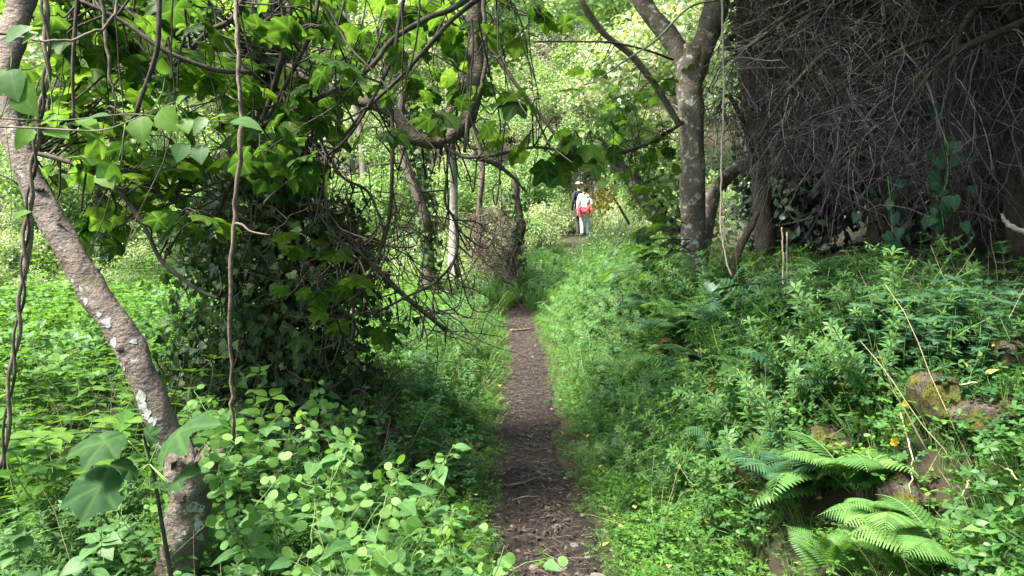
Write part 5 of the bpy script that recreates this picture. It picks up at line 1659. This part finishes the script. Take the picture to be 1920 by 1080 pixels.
# ------------------------------------------------------------------ single plants on the right bank
def leafy(name, label, c, h, pairs, size, tplm, lean=(0, 0), ns=1, cat='plant', group=None, spike=False):
    root = empty(name, c); tag(root, label, cat, group)
    g = Geo(); gsp = Geo(); sp = []
    for s_ in range(ns):
        pts = wander([rng.normal(0, .02), rng.normal(0, .02), 0], [lean[0] + rng.normal(0, .2 * (ns > 1)), lean[1] + rng.normal(0, .2 * (ns > 1)), 1], h * rng.uniform(.8, 1.1), 8, .07)
        V, T, A = tube(pts, [.004, .0015], 5, cap=False); g.add(V, T, 0, A)
        ph = rng.uniform(0, 6)
        for p in range(pairs):
            t = .15 + .83 * p / max(1, pairs - 1); f = t * 8; i0 = min(int(f), 7)
            b = pts[i0] + (pts[i0 + 1] - pts[i0]) * (f - i0)
            for th in ((ph + p * 1.571), (ph + p * 1.571 + math.pi)):
                d = np.array([math.cos(th), math.sin(th), rng.uniform(-.15, .35)])
                sp.append((b + d * .012, d, size * (1.2 - .7 * t) * rng.uniform(.8, 1.15)))
        if spike:
            n = 26
            tt = rng.uniform(.6, 1.05, n)
            pb_ = np.stack([np.interp(tt, np.linspace(0, 1, 9), pts[:, k_]) for k_ in range(3)], -1) + rng.normal(0, .012, (n, 3))
            gsp.many(DIAM, frames(rdir(n), rdir(n), .016), pb_, 0)
    g.obj('stem', M['stem'], root)
    if spike:
        gsp.obj('flower_spike', M['pod'], root)['kind'] = 'stuff'
    for b, d, s_ in sp:
        lf = link(bpy.data.objects.new('leaf', tplm), root)
        lf.matrix_local = m4(frames(d[None], norm(np.array([rng.normal(0, .2), rng.normal(-.2, .2), 1])), s_)[0], b)


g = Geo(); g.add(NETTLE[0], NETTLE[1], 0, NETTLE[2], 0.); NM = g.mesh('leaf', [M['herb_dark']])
g = Geo(); g.add(OVATE[0], OVATE[1], 0, OVATE[2], 0.); OM = g.mesh('leaf', [M['pod']])
g = Geo(); g.add(HEART[0], HEART[1], 0, HEART[2], 0.); HBM = g.mesh('leaf', [M['clover_dark']])
NL = [(1665, 570, 4.9, .72, 'tallest nettle like weed with a pale flower spike'), (1560, 580, 4.9, .46, 'nettle like weed left of the tall spike'), (1620, 600, 4.5, .48, 'nettle like weed in front of the tall spike'), (1740, 590, 4.6, .50, 'nettle like weed right of the tall spike'),
      (1700, 610, 4.3, .40, 'nettle like weed above the pale limestone slab'), (1500, 590, 4.9, .40, 'nettle like weed beside the dry stalks'), (1780, 560, 4.9, .42, 'nettle like weed against the dark hollow'), (1590, 560, 5.2, .5, 'nettle like weed deepest in the thicket shade'),
      (1440, 600, 5.2, .42, 'nettle like weed between forked tree and dry stalks')]
for px, py, d, h, lb in NL:
    c = P(px, py, og(px, py, .03))
    leafy('nettle_plant', lb, c, h, 7, .10, NM, (rng.normal(0, .1), rng.normal(0, .1)), 2, 'weed', 'nettle like weeds on the shaded bank', True)
leafy('lime_sprig', 'lime green leaf sprig topping the yellow mossed stone', P(1515, 655, og(1515, 655, .08)), .17, 4, .11, OM, (0, 0), 1)
leafy('lime_sprig', 'lime green leafy sprig in the middle of the bank clover', P(1560, 790, og(1560, 790, .08)), .20, 5, .085, OM, (0, -.1), 1)
leafy('lime_sprig', 'lime green sprig drooping below the heart leaves', P(1490, 850, og(1490, 850, .08)), .22, 5, .08, OM, (-.3, -.3), 1)
leafy('broad_weed', 'big leaved weed in the bottom right corner', P(1890, 1060, og(1890, 1060, .08)), .18, 4, .12, OM, (.1, -.1), 2)
leafy('broad_weed', 'spreading blue green leaves draped over the mossy stones', P(1800, 690, og(1800, 690, .08)), .14, 4, .13, HBM, (-.2, -.3), 3)
leafy('broad_weed', 'broad dark leaves low between fern and mossy stone', P(1640, 910, og(1640, 910, .08)), .12, 4, .10, HBM, (0, -.3), 2)

hv = og(1440, 760, .16)
root = empty('heart_leaf_vine', P(1420, 900, hv)); tag(root, 'vine of large pale heart leaves trailing down the bank', 'vine'); off0 = np.array(root.location)
polyline_obj('stem', loc(PP([(1480, 660, hv + .2), (1440, 690, hv + .1), (1420, 740, hv), (1440, 800, hv - .05), (1470, 840, hv - .05)])), [.004, .002], M['stem'], root, 5)
g = Geo(); g.add(HEART[0], HEART[1], 0, HEART[2], 0.2); HV = g.mesh('leaf', [M['honesty']])
for (px, py, dx, dy, s_) in [(1400, 700, -.3, .8, 60), (1440, 690, .9, .5, 62), (1410, 745, -.1, 1, 55), (1445, 760, .1, 1, 60), (1432, 730, .5, .6, 50), (1470, 720, .6, .5, 48), (1390, 720, -.5, .9, 50), (1460, 800, .3, 1, 50), (1440, 790, -.3, 1, 45), (1500, 700, .8, .3, 45), (1480, 770, .8, .6, 44), (1425, 780, -.6, .7, 40), (1380, 690, -.8, .2, 46)]:
    s_ *= .82
    b, t_ = loc(P(px, py, hv)), loc(P(px + dx * s_, py + dy * s_, hv - .08))
    lf = link(bpy.data.objects.new('leaf', HV), root)
    lf.matrix_local = m4(frames((t_ - b)[None], norm(np.array([rng.normal(0, .3), -.8, .6])), np.linalg.norm(t_ - b))[0], b)

YM = bpy.data.meshes.new_from_object(bpy.data.objects.new('leaf', NM)); YM.materials.clear(); YM.materials.append(M['yellow'])
leafy('yellowing_weed', 'yellowing weed in the dark gap beside the bank', P(1350, 770, og(1350, 770, .1)), .26, 7, .06, YM, (-.2, -.1), 3)
leafy('yellowing_weed', 'small yellow leaved weed below the bank ferns', P(1415, 735, og(1415, 735, .1)), .2, 6, .05, YM, (-.1, -.1), 2)
# yellow flowers on the bank
for (px, py, d, lb) in [(1677, 828, 2.72, 'larger yellow flower below the arched stalk'), (1655, 678, 3.1, 'yellow flower in the upper bank clover'), (1700, 755, 2.95, 'yellow flower at the centre of the bank clover'), (1706, 946, 2.4, 'yellow flower above the bright fern frond')]:
    d = og(px, py, .17)
    root = empty('yellow_flower', P(px, py + 40, d)); tag(root, lb, 'flower', 'yellow flowers on the bank'); off0 = np.array(root.location)
    polyline_obj('stem', [np.zeros(3), loc(P(px, py, d - .02))], [.0015, .001], M['stem'], root, 4)
    g0 = Geo(); g0.add(LEAFLET[0] * [1.6, 1, 1], LEAFLET[1], 0, LEAFLET[2], 0.); pm = g0.mesh('petal', [M['petal']])
    for q in range(5):
        th = q * 1.2566
        lf = link(bpy.data.objects.new('petal', pm), root)
        lf.matrix_local = m4(frames(np.array([[math.cos(th), -.15, math.sin(th)]]), np.array([0, -1, .3]), .018)[0], loc(P(px, py, d - .02)))
# arched dry stalks on the bank
for (pts, lb) in [([(1688, 775, 2.8), (1705, 830, 2.7), (1710, 880, 2.65), (1706, 940, 2.6)], 'arched pale stalk crossing the bank beside the yellow flower'), ([(1745, 708, 3.1), (1780, 720, 3.05), (1830, 718, 3.0)], 'thin curved dry stalk across the upright mossy stone'),
                  ([(1860, 865, 2.6), (1900, 890, 2.5), (1930, 930, 2.45)], 'dry stalk arching out at the border of the photo'), ([(1805, 930, 2.6), (1820, 900, 2.6), (1830, 885, 2.6)], 'short dry stalk among leaves below the mossy stones')]:
    dq = og(*pts[len(pts) // 2][:2], .2) - pts[len(pts) // 2][2]
    vine('dry_stalk', lb, 'stalk', PP([(a_, b_, c_ + dq) for a_, b_, c_ in pts]), [.003, .0022], M['straw'], 5, 0, 'dry stalks on the bank')

# ------------------------------------------------------------------ the two walkers
def figure(name, label, c, h, rz, bands, hair, extra=None, arms=1):
    """one continuous skinned body; bands: (z from, material) by height share"""
    J = {'pel': (0, 0, .53), 'wai': (0, 0, .62), 'che': (0, .01, .74), 'nek': (0, .01, .83), 'hd0': (0, .0, .875), 'hd1': (0, -.005, .94), 'hd2': (0, 0, .985)}
    E = [('pel', 'wai'), ('wai', 'che'), ('che', 'nek'), ('nek', 'hd0'), ('hd0', 'hd1'), ('hd1', 'hd2')]
    rad = {'pel': .085, 'wai': .075, 'che': .088, 'nek': .034, 'hd0': .045, 'hd1': .058, 'hd2': .035}
    for s_, nm in ((-1, 'l'), (1, 'r')):
        st = .05 * s_
        J.update({nm + 'hip': (.05 * s_, 0, .50), nm + 'kne': (.055 * s_, -.03 + st * .4, .28), nm + 'ank': (.055 * s_, .03 + st, .05), nm + 'toe': (.06 * s_, -.05 + st, .02),
                  nm + 'sho': (.10 * s_, .01, .80), nm + 'elb': (.135 * s_, .02, .64), nm + 'wri': (.13 * s_, -.03, .50), nm + 'han': (.125 * s_, -.045, .44)})
        E += [('pel', nm + 'hip'), (nm + 'hip', nm + 'kne'), (nm + 'kne', nm + 'ank'), (nm + 'ank', nm + 'toe'), ('che', nm + 'sho'), (nm + 'sho', nm + 'elb'), (nm + 'elb', nm + 'wri'), (nm + 'wri', nm + 'han')]
        rad.update({nm + 'hip': .062, nm + 'kne': .042, nm + 'ank': .032, nm + 'toe': .028, nm + 'sho': .042, nm + 'elb': .030, nm + 'wri': .021, nm + 'han': .024})
    ks = list(J)
    me = bpy.data.meshes.new(name)
    me.from_pydata([Vector(J[k_]) * h for k_ in ks], [(ks.index(a_), ks.index(b_)) for a_, b_ in E], [])
    tmp = link(bpy.data.objects.new('tmp_body', me))
    md = tmp.modifiers.new('s', 'SKIN')
    for q, k_ in enumerate(ks):
        me.skin_vertices[0].data[q].radius = (rad[k_] * h, rad[k_] * h * (.75 if k_ in ('pel', 'wai', 'che') else 1))
        me.skin_vertices[0].data[q].use_root = k_ == 'pel'
    sb = tmp.modifiers.new('u', 'SUBSURF'); sb.levels = sb.render_levels = 2
    dg = bpy.context.evaluated_depsgraph_get()
    me2 = bpy.data.meshes.new_from_object(tmp.evaluated_get(dg))
    bpy.data.objects.remove(tmp)
    me2.materials.clear()
    for b in bands:
        me2.materials.append(b[1])
    for p in me2.polygons:
        z = p.center.z / h
        arm = abs(p.center.x) > .105 * h and .40 < z < .82
        k_ = max(q for q, b in enumerate(bands) if z >= b[0] or q == 0)
        if arm:
            k_ = max(q for q, b in enumerate(bands) if b[0] <= (.70 if z > .47 and arms else .9) or q == 0)
            if z <= .47:
                k_ = len(bands) - 1
        p.material_index = k_
        p.use_smooth = True
    root = link(bpy.data.objects.new(name, me2))
    root.location = [float(q) for q in c]; root.rotation_euler = (0, 0, rz)
    tag(root, label, 'person')
    hm = rock_mesh('hair', hair, 51, 1.0, 3, .12)
    ho = link(bpy.data.objects.new('hair', hm), root)
    ho.location = (0, .012 * h, .935 * h); ho.scale = (.064 * h, .068 * h, .075 * h)
    return root


c_white = plain_mat('white_cotton', [(.72, .70, .68), (.82, .80, .78)], 20, .9, .2)
c_red = plain_mat('red_cloth', [(.50, .03, .04), (.62, .06, .07)], 20, .8, .3)
c_jean = plain_mat('pale_denim', [(.32, .42, .52), (.48, .58, .66)], 25, .85, .3)
c_navy = plain_mat('navy_cloth', [(.012, .014, .03), (.03, .03, .055)], 20, .85, .3)
c_dark = plain_mat('dark_trousers', [(.03, .035, .03), (.06, .06, .05)], 20, .85, .3)
c_skin = plain_mat('skin', [(.40, .25, .18), (.48, .31, .23)], 20, .6, .1)
c_hair = plain_mat('dark_hair', [(.012, .009, .008), (.03, .022, .018)], 60, .6, .4)
c_shoe = plain_mat('shoe', [(.2, .2, .2), (.3, .3, .3)], 20, .8, .2)
c = P(1096, 446, 22.0); c[2] = hgt(c[0], c[1]); print('walker ground', c)
pr = figure('person', 'smaller walker in white top and pale jeans with red jacket round the waist', c, 1.52, math.pi, [(0, c_shoe), (.07, c_jean), (.56, c_white), (.84, c_skin)], c_hair)
g = Geo()
ang = np.linspace(0, 2 * math.pi, 17)
V, T, A = tube(np.stack([.155 * np.cos(ang), .125 * np.sin(ang), .86 + .02 * np.sin(ang * 3)], -1), [.042], 8, .1, False); g.add(V, T, 0, A)
for s_ in (-1, 1):
    V, T, A = tube(smooth_path([(.16 * s_, .05, .90), (.19 * s_, .10, .80), (.17 * s_, .13, .66), (.14 * s_, .15, .58)], 4), [.05, .05, .04], 8, .1); g.add(V, T, 0, A)
jk = g.obj('red_jacket', c_red, pr)
g = Geo()
V, T, A = tube(smooth_path([(-.1, .14, .86), (0, .17, .74), (.1, .14, .84)], 4), [.05, .07, .05], 8, .1); g.add(V, T, 0, A)
g.obj('jacket_body', c_red, jk)
c = P(1086, 446, 22.7); c[2] = hgt(c[0], c[1])
pr = figure('person', 'taller walker in dark clothes and pale cap partly hidden behind twigs', c, 1.66, math.pi + .3, [(0, c_shoe), (.05, c_dark), (.54, c_navy), (.84, c_skin)], c_hair)
g = Geo()
V, T, A = rock_mesh, None, None
cap_me = rock_mesh('cap', c_white, 61, .6, 3, .03)
cp_ = link(bpy.data.objects.new('cap', cap_me), pr); cp_.location = (0, .0, .972 * 1.66); cp_.scale = (.115, .125, .09)


# ------------------------------------------------------------------ unseen leaf screen added behind and beside the viewer to block low skylight
g = Geo()
n = 36000
lc = []
for q in range(120):
    a = rng.uniform(-.25, math.pi + .25)
    rr = rng.uniform(7, 11)
    lc.append((math.cos(a) * rr + 1.0, -1.5 - math.sin(a) * rr, rng.uniform(.5, 7.5)))
lc = np.array(lc)
k_ = rng.integers(0, len(lc), n)
d = rdir(n)
g.many(OVATE_LO, frames(rdir(n), d + [0, 0, .8], rng.uniform(.16, .28, n)), lc[k_] + d * rng.uniform(.5, 1.5, (n, 1)), 0)
tag(g.obj('unseen_wood_screen', M['far']), 'unseen leafy wood added behind and beside the viewer to block low skylight', None, kind='stuff')
